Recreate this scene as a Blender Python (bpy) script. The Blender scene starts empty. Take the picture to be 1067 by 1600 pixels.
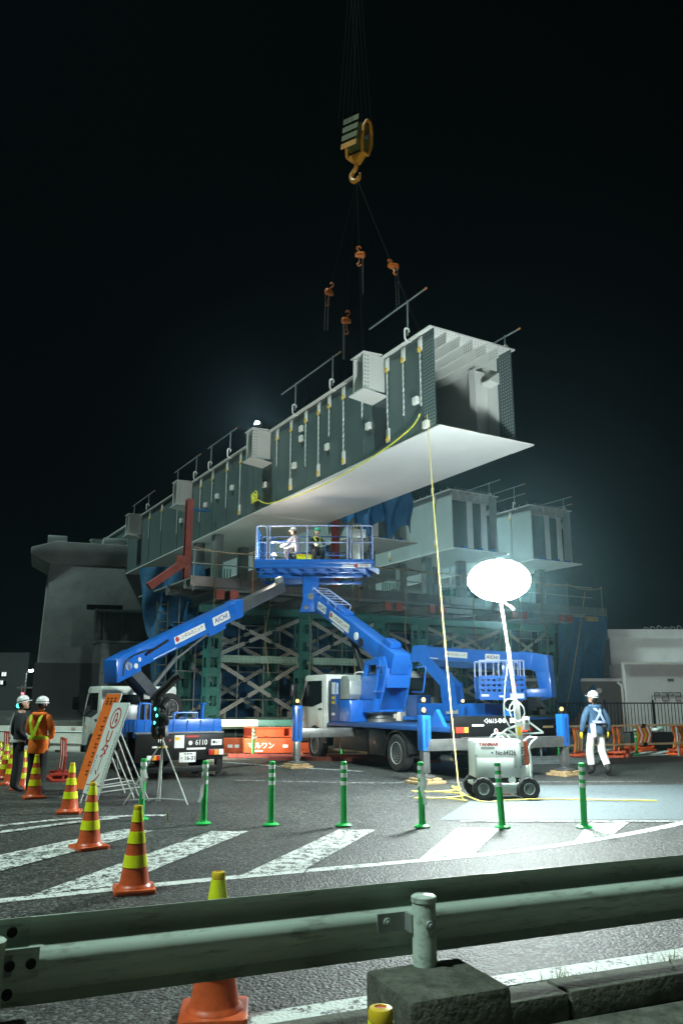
import bpy, bmesh, math, random
from mathutils import Matrix, Vector
random.seed(7)
SC = bpy.context.scene
COL = SC.collection
R = math.radians

# ---------------------------------------------------------------- camera
cam_d = bpy.data.cameras.new('camera')
cam = bpy.data.objects.new('camera', cam_d); COL.objects.link(cam)
cam_d.sensor_fit = 'HORIZONTAL'; cam_d.sensor_width = 24.0; cam_d.lens = 28.12
cam_d.clip_start = 0.05; cam_d.clip_end = 2000
cam.location = (0, 0, 1.6)
cam.rotation_euler = (R(90) + math.atan(294 / 1250), 0, 0)
SC.camera = cam
# ---------------------------------------------------------------- world and sun (a night: both very low)
SUN_DIR = Vector((-0.43, -0.17, 0.88)).normalized()      # towards the light
w = bpy.data.worlds.new('World'); SC.world = w; w.use_nodes = True
nt = w.node_tree
bgn = nt.nodes['Background']; sky = nt.nodes.new('ShaderNodeTexSky'); sky.sky_type = 'NISHITA'; sky.sun_disc = False
sky.sun_elevation = math.asin(SUN_DIR.z); sky.sun_rotation = math.atan2(SUN_DIR.x, SUN_DIR.y)
nt.links.new(sky.outputs[0], bgn.inputs[0]); bgn.inputs[1].default_value = 0.0001
sun_d = bpy.data.lights.new('sun', 'SUN'); sun_d.energy = 2.1; sun_d.angle = R(4); sun_d.color = (0.74, 1.0, 0.90)
sun = bpy.data.objects.new('sun', sun_d); COL.objects.link(sun)
sun.rotation_euler = (-SUN_DIR).to_track_quat('-Z', 'Y').to_euler()
SC.view_settings.view_transform = 'Standard'; SC.view_settings.look = 'None'
SC.view_settings.exposure = 0.6; SC.view_settings.gamma = 1.0; SC.view_settings.use_curve_mapping = False
SC.cycles.use_denoising = True
SC.cycles.max_bounces = 6; SC.cycles.volume_bounces = 0
SC.cycles.sample_clamp_indirect = 4.0

# ---------------------------------------------------------------- materials
def _pr(name):
    m = bpy.data.materials.new(name); m.use_nodes = True
    n = m.node_tree.nodes; return m, n, m.node_tree.links, n['Principled BSDF']
def mat(name, col, rough=0.5, metal=0.0, var=0.18, scale=2.5, bump=0.0, bscale=60.0, dirt=0.0, dcol=(0.03, 0.027, 0.022), spec=0.5, coat=0.0, stretch=None):
    m, n, l, b = _pr(name)
    tc = n.new('ShaderNodeTexCoord'); TO = tc.outputs['Object']
    if stretch:
        mp = n.new('ShaderNodeMapping'); mp.inputs['Scale'].default_value = stretch; l.new(TO, mp.inputs['Vector']); TO = mp.outputs[0]
    no = n.new('ShaderNodeTexNoise'); no.inputs['Scale'].default_value = scale; no.inputs['Detail'].default_value = 6; no.inputs['Roughness'].default_value = .62
    l.new(TO, no.inputs['Vector'])
    rp = n.new('ShaderNodeValToRGB'); e = rp.color_ramp.elements
    e[0].position = .3; e[1].position = .7
    e[0].color = tuple(c * (1 - var) for c in col) + (1,); e[1].color = tuple(min(1, c * (1 + var)) for c in col) + (1,)
    l.new(no.outputs['Fac'], rp.inputs['Fac'])
    out = rp.outputs['Color']
    if dirt > 0:
        n2 = n.new('ShaderNodeTexNoise'); n2.inputs['Scale'].default_value = scale * 2.7; n2.inputs['Detail'].default_value = 9; n2.inputs['Roughness'].default_value = .7
        l.new(TO, n2.inputs['Vector'])
        r2 = n.new('ShaderNodeValToRGB'); r2.color_ramp.elements[0].position = .52; r2.color_ramp.elements[1].position = .72
        r2.color_ramp.elements[0].color = (0, 0, 0, 1); r2.color_ramp.elements[1].color = (dirt, dirt, dirt, 1)
        l.new(n2.outputs['Fac'], r2.inputs['Fac'])
        mx = n.new('ShaderNodeMix'); mx.data_type = 'RGBA'; l.new(r2.outputs['Color'], mx.inputs[0]); l.new(out, mx.inputs[6]); mx.inputs[7].default_value = dcol + (1,)
        out = mx.outputs[2]
    l.new(out, b.inputs['Base Color'])
    mr = n.new('ShaderNodeMapRange'); mr.inputs[3].default_value = max(.03, rough - .12); mr.inputs[4].default_value = min(1, rough + .12)
    l.new(no.outputs['Fac'], mr.inputs[0]); l.new(mr.outputs[0], b.inputs['Roughness'])
    b.inputs['Metallic'].default_value = metal; b.inputs['Specular IOR Level'].default_value = spec
    if coat: b.inputs['Coat Weight'].default_value = coat; b.inputs['Coat Roughness'].default_value = .15
    if bump:
        n3 = n.new('ShaderNodeTexNoise'); n3.inputs['Scale'].default_value = bscale; n3.inputs['Detail'].default_value = 5
        l.new(tc.outputs['Object'], n3.inputs['Vector'])
        bp = n.new('ShaderNodeBump'); bp.inputs['Strength'].default_value = bump; bp.inputs['Distance'].default_value = .01
        l.new(n3.outputs['Fac'], bp.inputs['Height']); l.new(bp.outputs[0], b.inputs['Normal'])
    return m
def emat(name, col, s):
    m, n, l, b = _pr(name)
    b.inputs['Base Color'].default_value = tuple(c * .35 for c in col) + (1,)
    b.inputs['Emission Color'].default_value = col + (1,); b.inputs['Emission Strength'].default_value = s
    return m
def glass(name, col=(.01, .014, .016), rough=.06):
    m, n, l, b = _pr(name)
    b.inputs['Base Color'].default_value = col + (1,); b.inputs['Roughness'].default_value = rough; b.inputs['Coat Weight'].default_value = .6
    return m
def asphalt_mat(name, paint=None, wear=.5, c0=.012, c1=.098):
    m, n, l, b = _pr(name)
    tc = n.new('ShaderNodeTexCoord')
    vo = n.new('ShaderNodeTexVoronoi'); vo.inputs['Scale'].default_value = 46; l.new(tc.outputs['Object'], vo.inputs['Vector'])
    n1 = n.new('ShaderNodeTexNoise'); n1.inputs['Scale'].default_value = 42; n1.inputs['Detail'].default_value = 8; n1.inputs['Roughness'].default_value = .7; l.new(tc.outputs['Object'], n1.inputs['Vector'])
    n2 = n.new('ShaderNodeTexNoise'); n2.inputs['Scale'].default_value = .55; n2.inputs['Detail'].default_value = 7; n2.inputs['Roughness'].default_value = .65; l.new(tc.outputs['Object'], n2.inputs['Vector'])
    sep = n.new('ShaderNodeSeparateColor'); l.new(vo.outputs['Color'], sep.inputs[0])
    r1 = n.new('ShaderNodeValToRGB'); l.new(sep.outputs[0], r1.inputs[0])
    e = r1.color_ramp.elements; e[0].position = .2; e[1].position = 1.0
    e[0].color = (c0, c0 * 1.05, c0, 1); e[1].color = (c1 * 1.6, c1 * 1.65, c1 * 1.55, 1); q = e.new(.72); q.color = (c1 * .55, c1 * .58, c1 * .55, 1)
    mr = n.new('ShaderNodeMapRange'); mr.inputs[1].default_value = .3; mr.inputs[2].default_value = .7; mr.inputs[3].default_value = .6; mr.inputs[4].default_value = 1.25
    l.new(n2.outputs['Fac'], mr.inputs[0])
    mm = n.new('ShaderNodeVectorMath'); mm.operation = 'SCALE'; l.new(r1.outputs[0], mm.inputs[0]); l.new(mr.outputs[0], mm.inputs[3])
    out = mm.outputs[0]
    if paint:
        n4 = n.new('ShaderNodeTexNoise'); n4.inputs['Scale'].default_value = 9; n4.inputs['Detail'].default_value = 10; n4.inputs['Roughness'].default_value = .78; l.new(tc.outputs['Object'], n4.inputs['Vector'])
        ad = n.new('ShaderNodeMath'); ad.operation = 'MULTIPLY_ADD'; l.new(sep.outputs[1], ad.inputs[0]); ad.inputs[1].default_value = .13; l.new(n4.outputs['Fac'], ad.inputs[2])
        r4 = n.new('ShaderNodeValToRGB'); l.new(ad.outputs[0], r4.inputs[0])
        r4.color_ramp.elements[0].position = wear; r4.color_ramp.elements[1].position = wear + .07
        r4.color_ramp.elements[0].color = (1, 1, 1, 1); r4.color_ramp.elements[1].color = (0, 0, 0, 1)
        mx = n.new('ShaderNodeMix'); mx.data_type = 'RGBA'; l.new(r4.outputs[0], mx.inputs[0]); l.new(out, mx.inputs[6])
        pc = n.new('ShaderNodeMix'); pc.data_type = 'RGBA'; pc.inputs[6].default_value = tuple(c * .7 for c in paint) + (1,); pc.inputs[7].default_value = paint + (1,); l.new(n1.outputs['Fac'], pc.inputs[0])
        l.new(pc.outputs[2], mx.inputs[7]); out = mx.outputs[2]
    l.new(out, b.inputs['Base Color'])
    b.inputs['Roughness'].default_value = .55 if not paint else .6
    b.inputs['Specular IOR Level'].default_value = .45
    ad2 = n.new('ShaderNodeMath'); ad2.operation = 'MULTIPLY_ADD'; l.new(vo.outputs['Distance'], ad2.inputs[0]); ad2.inputs[1].default_value = -1.2; l.new(n1.outputs['Fac'], ad2.inputs[2])
    bp = n.new('ShaderNodeBump'); bp.inputs['Strength'].default_value = .95 if not paint else .5; bp.inputs['Distance'].default_value = .008
    l.new(ad2.outputs[0], bp.inputs['Height']); l.new(bp.outputs[0], b.inputs['Normal'])
    return m

M = {}
M['asphalt'] = asphalt_mat('asphalt')
M['asphalt_new'] = asphalt_mat('asphalt_far', c0=.02, c1=.05)
M['marking'] = asphalt_mat('worn_white_paint', (.72, .74, .72), .60)
M['marking_worn'] = asphalt_mat('very_worn_white_paint', (.70, .72, .70), .55)
M['pale'] = asphalt_mat('pale_paving', (.12, .15, .165), .63)
M['conc'] = mat('concrete', (.20, .22, .22), .85, var=.22, scale=1.1, bump=.25, bscale=18, dirt=.35, dcol=(.12, .12, .105))
M['concdark'] = mat('mossy_concrete', (.10, .10, .08), .95, var=.5, scale=9, bump=1.0, bscale=34, dirt=.8, dcol=(.022, .032, .012))
M['barrier'] = mat('painted_concrete', (.62, .62, .56), .7, var=.12, scale=3, dirt=.25, dcol=(.2, .18, .15))
M['galv'] = mat('galvanised_steel', (.36, .40, .385), .42, .35, var=.15, scale=4, dirt=.35, dcol=(.10, .09, .07), bump=.05)
M['rail'] = mat('guardrail_paint', (.54, .63, .55), .36, .0, var=.14, scale=2.2, dirt=.75, dcol=(.06, .045, .03), bump=.08, bscale=9, stretch=(3.5, .7, 3.5))
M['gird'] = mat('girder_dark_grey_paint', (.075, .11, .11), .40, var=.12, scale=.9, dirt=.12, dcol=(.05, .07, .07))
M['flange'] = mat('flange_white_primer', (.80, .82, .80), .5, var=.05, scale=.7, dirt=.1, dcol=(.55, .56, .54))
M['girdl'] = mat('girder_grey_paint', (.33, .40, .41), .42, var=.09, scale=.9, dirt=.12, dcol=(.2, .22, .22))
M['girdw'] = mat('girder_light_primer', (.62, .64, .62), .5, var=.07, scale=.7, dirt=.12, dcol=(.42, .42, .4))
M['hole'] = mat('bolt_hole_dark', (.02, .025, .025), .8)
M['bolt'] = mat('bolt_steel', (.5, .52, .5), .4, .5)
M['white'] = mat('white_paint', (.72, .73, .70), .4, var=.07, dirt=.15, dcol=(.4, .38, .33))
M['cabw'] = mat('cab_white', (.70, .71, .67), .3, var=.05, dirt=.12, dcol=(.4, .38, .32), coat=.4)
M['blue'] = mat('machine_blue', (.012, .135, .56), .33, var=.12, scale=3, dirt=.18, dcol=(.03, .07, .16), coat=.35)
M['blued'] = mat('machine_blue_dull', (.012, .07, .25), .5, var=.18, scale=3, dirt=.3, dcol=(.02, .03, .06))
M['black'] = mat('chassis_black', (.008, .0085, .009), .45, var=.3, dirt=.25, dcol=(.03, .027, .024), spec=.2)
M['rubber'] = mat('tyre_rubber', (.012, .012, .012), .8, var=.3, scale=8, dirt=.3, dcol=(.035, .032, .03), bump=.2)
M['rim'] = mat('rim_grey', (.42, .43, .41), .45, .3, var=.15, scale=6, dirt=.4, dcol=(.12, .10, .07))
M['steel'] = mat('bare_steel', (.22, .225, .22), .38, .7, var=.25, scale=4, dirt=.5, dcol=(.08, .065, .045))
M['boomgrey'] = mat('inner_boom_grey', (.13, .14, .15), .35, .4, var=.2, dirt=.3)
M['glass'] = glass('window_glass')
M['decal'] = mat('decal_white', (.78, .78, .76), .45, var=.03)
M['ink'] = mat('ink_black', (.012, .012, .014), .5, var=.05)
M['inkblue'] = mat('ink_blue', (.02, .05, .22), .5, var=.05)
M['inkred'] = mat('ink_red', (.5, .03, .03), .5, var=.05)
M['inkwhite'] = mat('ink_white', (.8, .8, .78), .5, var=.05)
M['yellowd'] = mat('decal_yellow', (.75, .50, .02), .5, var=.05)
M['cone'] = mat('cone_orange', (.62, .10, .028), .38, var=.22, scale=7, dirt=.5, dcol=(.17, .05, .028), coat=.25)
M['coney'] = mat('cone_yellow_sheeting', (.80, .84, .015), .35, var=.08, scale=9, dirt=.12, dcol=(.4, .38, .05), coat=.3)
M['conecap'] = mat('cone_cap_yellow', (.75, .50, .02), .45, var=.1)
M['pgreen'] = mat('delineator_green', (.02, .42, .085), .42, var=.15, scale=6, dirt=.35, dcol=(.02, .12, .04))
M['pwhite'] = mat('reflective_white', (.82, .84, .81), .35, var=.06, dirt=.15, dcol=(.3, .3, .27))
M['sgreen'] = mat('support_green', (.028, .16, .145), .55, var=.2, scale=3, dirt=.4, dcol=(.12, .11, .08))
M['sgreenl'] = mat('support_pale_green', (.24, .40, .35), .55, var=.15, scale=3, dirt=.4, dcol=(.18, .15, .1))
M['red'] = mat('red_oxide_steel', (.30, .065, .05), .6, var=.2, scale=2.5, dirt=.35, dcol=(.12, .05, .04))
M['orange'] = mat('orange_red_steel', (.62, .11, .035), .5, var=.15, scale=2, dirt=.3, dcol=(.25, .07, .04))
M['net'] = mat('blue_net', (.010, .085, .19), .8, var=.3, scale=4, bump=.3, bscale=30)
M['tarp'] = mat('blue_tarp', (.012, .12, .30), .5, var=.15, scale=3)
M['scaf'] = mat('scaffold_steel', (.20, .235, .24), .5, .4, var=.2, scale=5, dirt=.5, dcol=(.09, .07, .05))
M['rust'] = mat('rusty_clamp', (.42, .13, .035), .7, var=.3, scale=8)
M['wood'] = mat('timber', (.36, .25, .13), .85, var=.25, scale=9, dirt=.4, dcol=(.12, .08, .05), bump=.4)
M['hook'] = mat('hook_yellow', (.50, .20, .008), .45, var=.2, scale=4, dirt=.35, dcol=(.15, .06, .01))
M['hookd'] = mat('hook_sheave_olive', (.07, .075, .015), .55, var=.3, scale=3)
M['hoist'] = mat('hoist_orange', (.55, .13, .01), .45, var=.2, scale=8)
M['rope'] = mat('wire_rope_dark', (.003, .003, .003), .8, 0, spec=.08)
M['chain'] = mat('chain_steel', (.30, .32, .31), .4, .6)
M['hose'] = mat('yellow_hose', (.72, .58, .13), .5, var=.1)
M['hosey'] = mat('yellow_sling', (.72, .72, .06), .6, var=.1)
M['rubblk'] = mat('black_plastic', (.012, .012, .012), .4, var=.2)
M['skin'] = mat('skin', (.55, .33, .24), .5, var=.06)
M['helmet'] = mat('helmet_white', (.80, .81, .82), .25, var=.04, coat=.5)
M['helmetg'] = mat('helmet_green', (.02, .42, .28), .25, var=.04, coat=.5)
M['navy'] = mat('navy_jacket', (.045, .10, .18), .8, var=.18, scale=7, bump=.5, bscale=14)
M['dark'] = mat('dark_clothes', (.014, .016, .019), .85, var=.3, scale=6, bump=.5, bscale=14)
M['hiviz'] = mat('orange_jacket', (.95, .19, .015), .7, var=.12, scale=7, bump=.5, bscale=14)
M['lime'] = mat('lime_webbing', (.60, .80, .03), .55, var=.08)
M['trouw'] = mat('white_trousers', (.68, .67, .63), .85, var=.1, scale=7, bump=.5, bscale=14)
M['lilac'] = mat('pale_workwear', (.50, .46, .52), .85, var=.1, scale=7, bump=.5, bscale=14)
M['glove'] = mat('yellow_glove', (.70, .52, .03), .7)
M['glovew'] = mat('white_glove', (.7, .7, .66), .8)
M['boot'] = mat('boot_black', (.02, .02, .02), .55)
M['strap'] = mat('white_blue_webbing', (.42, .50, .78), .6, var=.08)
M['bldg'] = mat('building_light_wall', (.68, .67, .68), .85, var=.08, scale=.8, dirt=.25, dcol=(.2, .2, .2), bump=.15, bscale=20)
M['bldgd'] = mat('building_dark_wall', (.12, .125, .13), .85, var=.1, scale=.8, dirt=.25, dcol=(.07, .07, .07))
M['bldgb'] = mat('building_brown_wall', (.16, .145, .145), .85, var=.1, scale=.8, dirt=.25, dcol=(.09, .08, .08))
M['iron'] = mat('iron_fence', (.02, .022, .024), .5, .4)
M['barr'] = mat('barricade_orange', (.75, .11, .02), .5, var=.12, scale=6)
M['barry'] = mat('barricade_yellow', (.80, .50, .01), .45, var=.08)
M['redbar'] = mat('barricade_dark_red', (.40, .035, .02), .5, var=.15)
M['signw'] = mat('sign_white', (.66, .70, .67), .4, var=.05, dirt=.15, dcol=(.4, .4, .36))
M['signo'] = mat('sign_orange', (.80, .16, .025), .4, var=.06)
M['alu'] = mat('white_pipe', (.62, .65, .62), .4, .2, var=.1)
M['genw'] = mat('generator_white', (.78, .84, .79), .35, var=.05, dirt=.1, dcol=(.4, .42, .38), coat=.3)
M['grass'] = mat('weed_green', (.10, .13, .025), .8, var=.4, scale=14)
M['grassd'] = mat('weed_dry', (.24, .19, .075), .8, var=.3, scale=14)
M['tail'] = mat('tail_lamp_red', (.5, .02, .015), .25, var=.05, coat=.5)
M['amber'] = mat('lamp_amber', (.75, .25, .02), .25, var=.05, coat=.5)
M['tail_on'] = emat('tail_lamp_lit', (1., .04, .02), 1.6)
M['amber_on'] = emat('amber_lamp_lit', (1., .38, .05), 1.5)
M['warm'] = emat('warm_lamp_lit', (1., .42, .08), 5.0)
M['flood'] = emat('flood_lamp_lit', (.85, .94, 1.), 900.0)
M['weld'] = emat('work_lamp_lit', (1., .86, .66), 330.0)
M['balloon'] = emat('balloon_lit', (.88, 1., .965), 285.0)
M['streetl'] = emat('street_lamp_lit', (.9, 1., .95), 60.0)
M['cyan'] = emat('cyan_lamp_lit', (.05, .95, .75), 6.0)
M['redl'] = emat('red_lamp_lit', (1., .08, .12), 6.0)
M['win'] = emat('lit_window', (.85, .95, .95), .8)

# ---------------------------------------------------------------- mesh builder
def frame(a, b, up=(0, 0, 1)):
    """matrix at a whose +Y runs to b and whose +Z is close to up"""
    a = Vector(a); y = (Vector(b) - a).normalized(); x = y.cross(Vector(up))
    if x.length < 1e-5: x = Vector((1, 0, 0))
    x.normalize(); z = x.cross(y)
    m = Matrix((x, y, z)).transposed().to_4x4(); m.translation = a
    return m
class MB:
    def __init__(s, m=None): s.v = []; s.f = []; s.mi = []; s.M = m or Matrix(); s.cur = 0
    def add(s, vs, fs):
        o = len(s.v); s.v += [s.M @ Vector(p) for p in vs]
        s.f += [tuple(i + o for i in q) for q in fs]; s.mi += [s.cur] * len(fs); return s
    def hexa(s, p): return s.add(p, [(0, 3, 2, 1), (4, 5, 6, 7), (0, 1, 5, 4), (1, 2, 6, 5), (2, 3, 7, 6), (3, 0, 4, 7)])
    def b(s, x0, x1, y0, y1, z0, z1):
        return s.hexa([(x0, y0, z0), (x1, y0, z0), (x1, y1, z0), (x0, y1, z0), (x0, y0, z1), (x1, y0, z1), (x1, y1, z1), (x0, y1, z1)])
    def box(s, c, d): return s.b(c[0] - d[0] / 2, c[0] + d[0] / 2, c[1] - d[1] / 2, c[1] + d[1] / 2, c[2] - d[2] / 2, c[2] + d[2] / 2)
    def bar(s, a, c, w, h, up=(0, 0, 1)):
        k = s.M; L = (Vector(c) - Vector(a)).length; s.M = k @ frame(a, c, up); s.b(-w / 2, w / 2, 0, L, -h / 2, h / 2); s.M = k; return s
    def cyl(s, a, c, r, r2=None, n=14, cap=True):
        r2 = r if r2 is None else r2; k = s.M; L = (Vector(c) - Vector(a)).length; s.M = k @ frame(a, c)
        vs = []; fs = []
        for j, (y, q) in enumerate(((0, r), (L, r2))):
            for i in range(n): t = 2 * math.pi * i / n; vs.append((q * math.cos(t), y, q * math.sin(t)))
        fs += [(i, i + n, (i + 1) % n + n, (i + 1) % n) for i in range(n)]
        if cap: fs += [tuple(range(n)), tuple(range(2 * n - 1, n - 1, -1))]
        s.add(vs, fs); s.M = k; return s
    def tube(s, pts, r, n=7):
        pts = [Vector(p) for p in pts]; vs = []; fs = []; m = len(pts)
        u = None
        for i, p in enumerate(pts):
            d = (pts[min(i + 1, m - 1)] - pts[max(i - 1, 0)]).normalized()
            if u is None: u = d.orthogonal().normalized()
            u = (u - d * u.dot(d)).normalized(); q = d.cross(u)
            rr = r[i] if isinstance(r, (list, tuple)) else r
            for k in range(n): t = 2 * math.pi * k / n; vs.append(p + u * (rr * math.cos(t)) + q * (rr * math.sin(t)))
        for i in range(m - 1):
            for k in range(n): fs.append((i * n + k, i * n + (k + 1) % n, (i + 1) * n + (k + 1) % n, (i + 1) * n + k))
        fs += [tuple(range(n - 1, -1, -1)), tuple(range((m - 1) * n, m * n))]
        return s.add(vs, fs)
    def lathe(s, prof, n=20, c=(0, 0, 0), axis='z'):
        vs = []; fs = []; m = len(prof)
        for r, h in prof:
            for i in range(n):
                t = 2 * math.pi * i / n; x, y = r * math.cos(t), r * math.sin(t)
                vs.append((c[0] + x, c[1] + y, c[2] + h) if axis == 'z' else (c[0] + h, c[1] + x, c[2] + y))
        for j in range(m - 1):
            for i in range(n): fs.append((j * n + i, j * n + (i + 1) % n, (j + 1) * n + (i + 1) % n, (j + 1) * n + i))
        if prof[0][0] > 1e-4: fs.append(tuple(range(n - 1, -1, -1)))
        if prof[-1][0] > 1e-4: fs.append(tuple(range((m - 1) * n, m * n)))
        return s.add(vs, fs)
    def prism(s, poly, lo, hi, ax='x'):
        """poly in the two other axes (x: (y,z), y: (x,z), z: (x,y)) extruded lo..hi along ax"""
        def p3(q, h): return (h, q[0], q[1]) if ax == 'x' else (q[0], h, q[1]) if ax == 'y' else (q[0], q[1], h)
        n = len(poly); vs = [p3(q, lo) for q in poly] + [p3(q, hi) for q in poly]
        fs = [tuple(range(n - 1, -1, -1)), tuple(range(n, 2 * n))] + [(i, (i + 1) % n, (i + 1) % n + n, i + n) for i in range(n)]
        return s.add(vs, fs)
    def ell(s, c, r, n=16, m=10):
        prof = [(max(1e-5, math.sin(math.pi * j / m)), -math.cos(math.pi * j / m)) for j in range(m + 1)]
        vs = []; fs = []
        for q, h in prof:
            for i in range(n): t = 2 * math.pi * i / n; vs.append((c[0] + r[0] * q * math.cos(t), c[1] + r[1] * q * math.sin(t), c[2] + r[2] * h))
        for j in range(m):
            for i in range(n): fs.append((j * n + i, j * n + (i + 1) % n, (j + 1) * n + (i + 1) % n, (j + 1) * n + i))
        return s.add(vs, fs)
    def mesh(s, name, mats, smooth=True, bev=0):
        me = bpy.data.meshes.new(name); me.from_pydata([tuple(p) for p in s.v], [], s.f)
        for m in (mats if isinstance(mats, (list, tuple)) else [mats]): me.materials.append(M[m] if isinstance(m, str) else m)
        if any(s.mi): me.polygons.foreach_set('material_index', s.mi)
        bm = bmesh.new(); bm.from_mesh(me); bmesh.ops.recalc_face_normals(bm, faces=bm.faces)
        if bev:
            es = [e for e in bm.edges if len(e.link_faces) == 2 and e.calc_face_angle(0) > .5]
            bmesh.ops.bevel(bm, geom=es, offset=bev, segments=2, affect='EDGES', profile=.5, clamp_overlap=True)
        bm.to_mesh(me); bm.free()
        if smooth:
            me.polygons.foreach_set('use_smooth', [True] * len(me.polygons)); me.set_sharp_from_angle(angle=R(38))
        me.update(); return me
    def each(s, name, mats, parent=None, **kw):
        """every connected piece becomes an object of its own"""
        par = list(range(len(s.v)))
        def root(i):
            while par[i] != i: par[i] = par[par[i]]; i = par[i]
            return i
        for f in s.f:
            for i in f[1:]: par[root(i)] = root(f[0])
        gs = {}
        for f in s.f: gs.setdefault(root(f[0]), []).append(f)
        for fs in gs.values():
            ids = sorted({i for f in fs for i in f}); ix = {i: k for k, i in enumerate(ids)}
            b = MB(); b.v = [s.v[i] for i in ids]; b.f = [tuple(ix[i] for i in f) for f in fs]; b.mi = [0] * len(fs); b.build(name, mats, parent, **kw)
    def build(s, name, mats, parent=None, smooth=True, bev=0, **kw):
        return link(name, s.mesh(name, mats, smooth, bev), parent, **kw)
def link(name, me, parent=None, label=None, cat=None, group=None, kind=None, loc=None, rz=None):
    o = bpy.data.objects.new(name, me); COL.objects.link(o)
    if parent: o.parent = parent
    if loc is not None: o.location = loc
    if rz is not None: o.rotation_euler = (0, 0, rz)
    if label: o['label'] = label
    if cat: o['category'] = cat
    if group: o['group'] = group
    if kind: o['kind'] = kind
    return o
def thing(name, label, cat, loc=(0, 0, 0), rz=0.0, group=None):
    return link(name, None, None, label, cat, group, loc=loc, rz=rz)
def copy_tree(o, parent=None, label=None, loc=None, rz=None):
    c = o.copy(); COL.objects.link(c)
    if parent: c.parent = parent
    if label: c['label'] = label
    if loc is not None: c.location = loc
    if rz is not None: c.rotation_euler = (0, 0, rz)
    for ch in list(o.children): copy_tree(ch, c)
    return c
def txt(name, body, size, m, matn, parent, spacing=1.0, bold=0.0, squeeze=1.0):
    cu = bpy.data.curves.new(name, 'FONT'); cu.body = body; cu.size = size; cu.align_x = 'CENTER'; cu.align_y = 'CENTER'
    cu.extrude = .0012; cu.space_character = spacing; cu.offset = bold; cu.resolution_u = 3
    t = bpy.data.objects.new(name, cu); COL.objects.link(t)
    dg = bpy.context.evaluated_depsgraph_get()
    me = bpy.data.meshes.new_from_object(t.evaluated_get(dg)); bpy.data.objects.remove(t); bpy.data.curves.remove(cu)
    me.transform(m @ Matrix.Diagonal((squeeze, 1, 1, 1))); me.materials.clear(); me.materials.append(M[matn])
    return link(name, me, parent)
def face(loc, nx=(1, 0, 0), up=(0, 0, 1)):
    """matrix of a text plane: local x along nx, local y along up"""
    x = Vector(nx).normalized(); y = Vector(up).normalized(); z = x.cross(y); m = Matrix((x, y, z)).transposed().to_4x4(); m.translation = Vector(loc); return m
def sag(a, b, drop, n=14):
    a, b = Vector(a), Vector(b); return [a.lerp(b, i / n) + Vector((0, 0, -drop * 4 * (i / n) * (1 - i / n))) for i in range(n + 1)]
def smoothpath(p, k=6):
    p = [Vector(q) for q in p]; o = []
    for i in range(len(p) - 1):
        a, b, c, d = p[max(i - 1, 0)], p[i], p[i + 1], p[min(i + 2, len(p) - 1)]
        for j in range(k):
            t = j / k; o.append(.5 * ((2 * b) + (c - a) * t + (2 * a - 5 * b + 4 * c - d) * t * t + (3 * b - a - 3 * c + d) * t ** 3))
    return o + [p[-1]]
def lamp(name, loc, power, col, r=.05, parent=None, spot=None, aim=None):
    d = bpy.data.lights.new(name, 'SPOT' if spot else 'POINT'); d.energy = power; d.color = col; d.shadow_soft_size = r
    o = bpy.data.objects.new(name, d); COL.objects.link(o); o.location = loc
    if spot: d.spot_size = R(spot); d.spot_blend = .5; o.rotation_euler = (Vector(aim) - Vector(loc)).to_track_quat('-Z', 'Y').to_euler()
    if parent: o.parent = parent
    return o
# ================================================================ SETTING: ground, markings, kerb
def sheet(name, polys, z, m, kind='structure', parent=None):
    b = MB()
    for p in polys: b.add([(x, y, z) for x, y in p], [tuple(range(len(p)))])
    return b.build(name, m, parent, smooth=False, kind=kind)
sheet('ground', [[(-170, -30), (170, -30), (170, 190), (-170, 190)]], 0.0, 'asphalt')
def ribbon(pts, wd):
    pts = [Vector((x, y)) for x, y in pts]; L, Rr = [], []
    for i, p in enumerate(pts):
        d = (pts[min(i + 1, len(pts) - 1)] - pts[max(i - 1, 0)]).normalized(); n = Vector((-d.y, d.x)) * wd / 2
        L.append(p + n); Rr.append(p - n)
    return [[tuple(Rr[i]), tuple(Rr[i + 1]), tuple(L[i + 1]), tuple(L[i])] for i in range(len(pts) - 1)]
def sm2(p, k=5): return [(q.x, q.y) for q in smoothpath([(x, y, 0) for x, y in p], k)]
sheet('lane_marking', ribbon(sm2([(-4.6, 6.25), (-2.8, 7.08), (-1.65, 7.66), (-.33, 8.27), (1.54, 9.1), (2.71, 9.83), (3.72, 10.6), (4.6, 11.4), (5.4, 12.35)]), .15), .004, 'marking')
for st in ([(-3.27, 8.2), (-2.35, 10.65), (-2.75, 10.8), (-3.75, 8.75), (-5.2, 7.3), (-4.9, 6.9)], [(-2.6, 7.26), (-2.0, 7.58), (-1.16, 10.62), (-1.62, 10.62)], [(-.93, 8.05), (-.35, 8.33), (.43, 10.72), (-.04, 10.72)],
           [(.80, 8.83), (1.42, 9.12), (2.04, 10.88), (1.47, 10.88)], [(2.70, 9.9), (3.30, 10.36), (3.84, 11.35), (3.30, 11.3)]):
    sheet('zebra_marking', [st], .008, 'marking_worn')
sheet('lane_marking', ribbon(sm2([(-6.4, 9.2), (-4.6, 10.95), (-3.85, 11.65), (-3.0, 12.0), (-2.5, 12.05)]), .13), .004, 'marking_worn')
sheet('lane_marking', ribbon(sm2([(-6.0, 8.9), (-4.3, 10.45), (-3.6, 11.3), (-3.1, 11.75)]), .16), .012, 'marking_worn')
sheet('lane_marking', ribbon([(1.6, 11.45), (5.0, 11.42)], .09), .012, 'marking_worn')
sheet('lane_marking', ribbon([(-2.6, 3.75), (-.34, 4.63), (-.01, 4.77), (.93, 5.17), (2.2, 5.69), (4.4, 6.6)], .17), .004, 'marking')
sheet('lane_marking', ribbon([(-14, 32.5), (-4.08, 22.9), (-1.14, 20.35), (.5, 19.2)], .14), .004, 'marking_worn')
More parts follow.
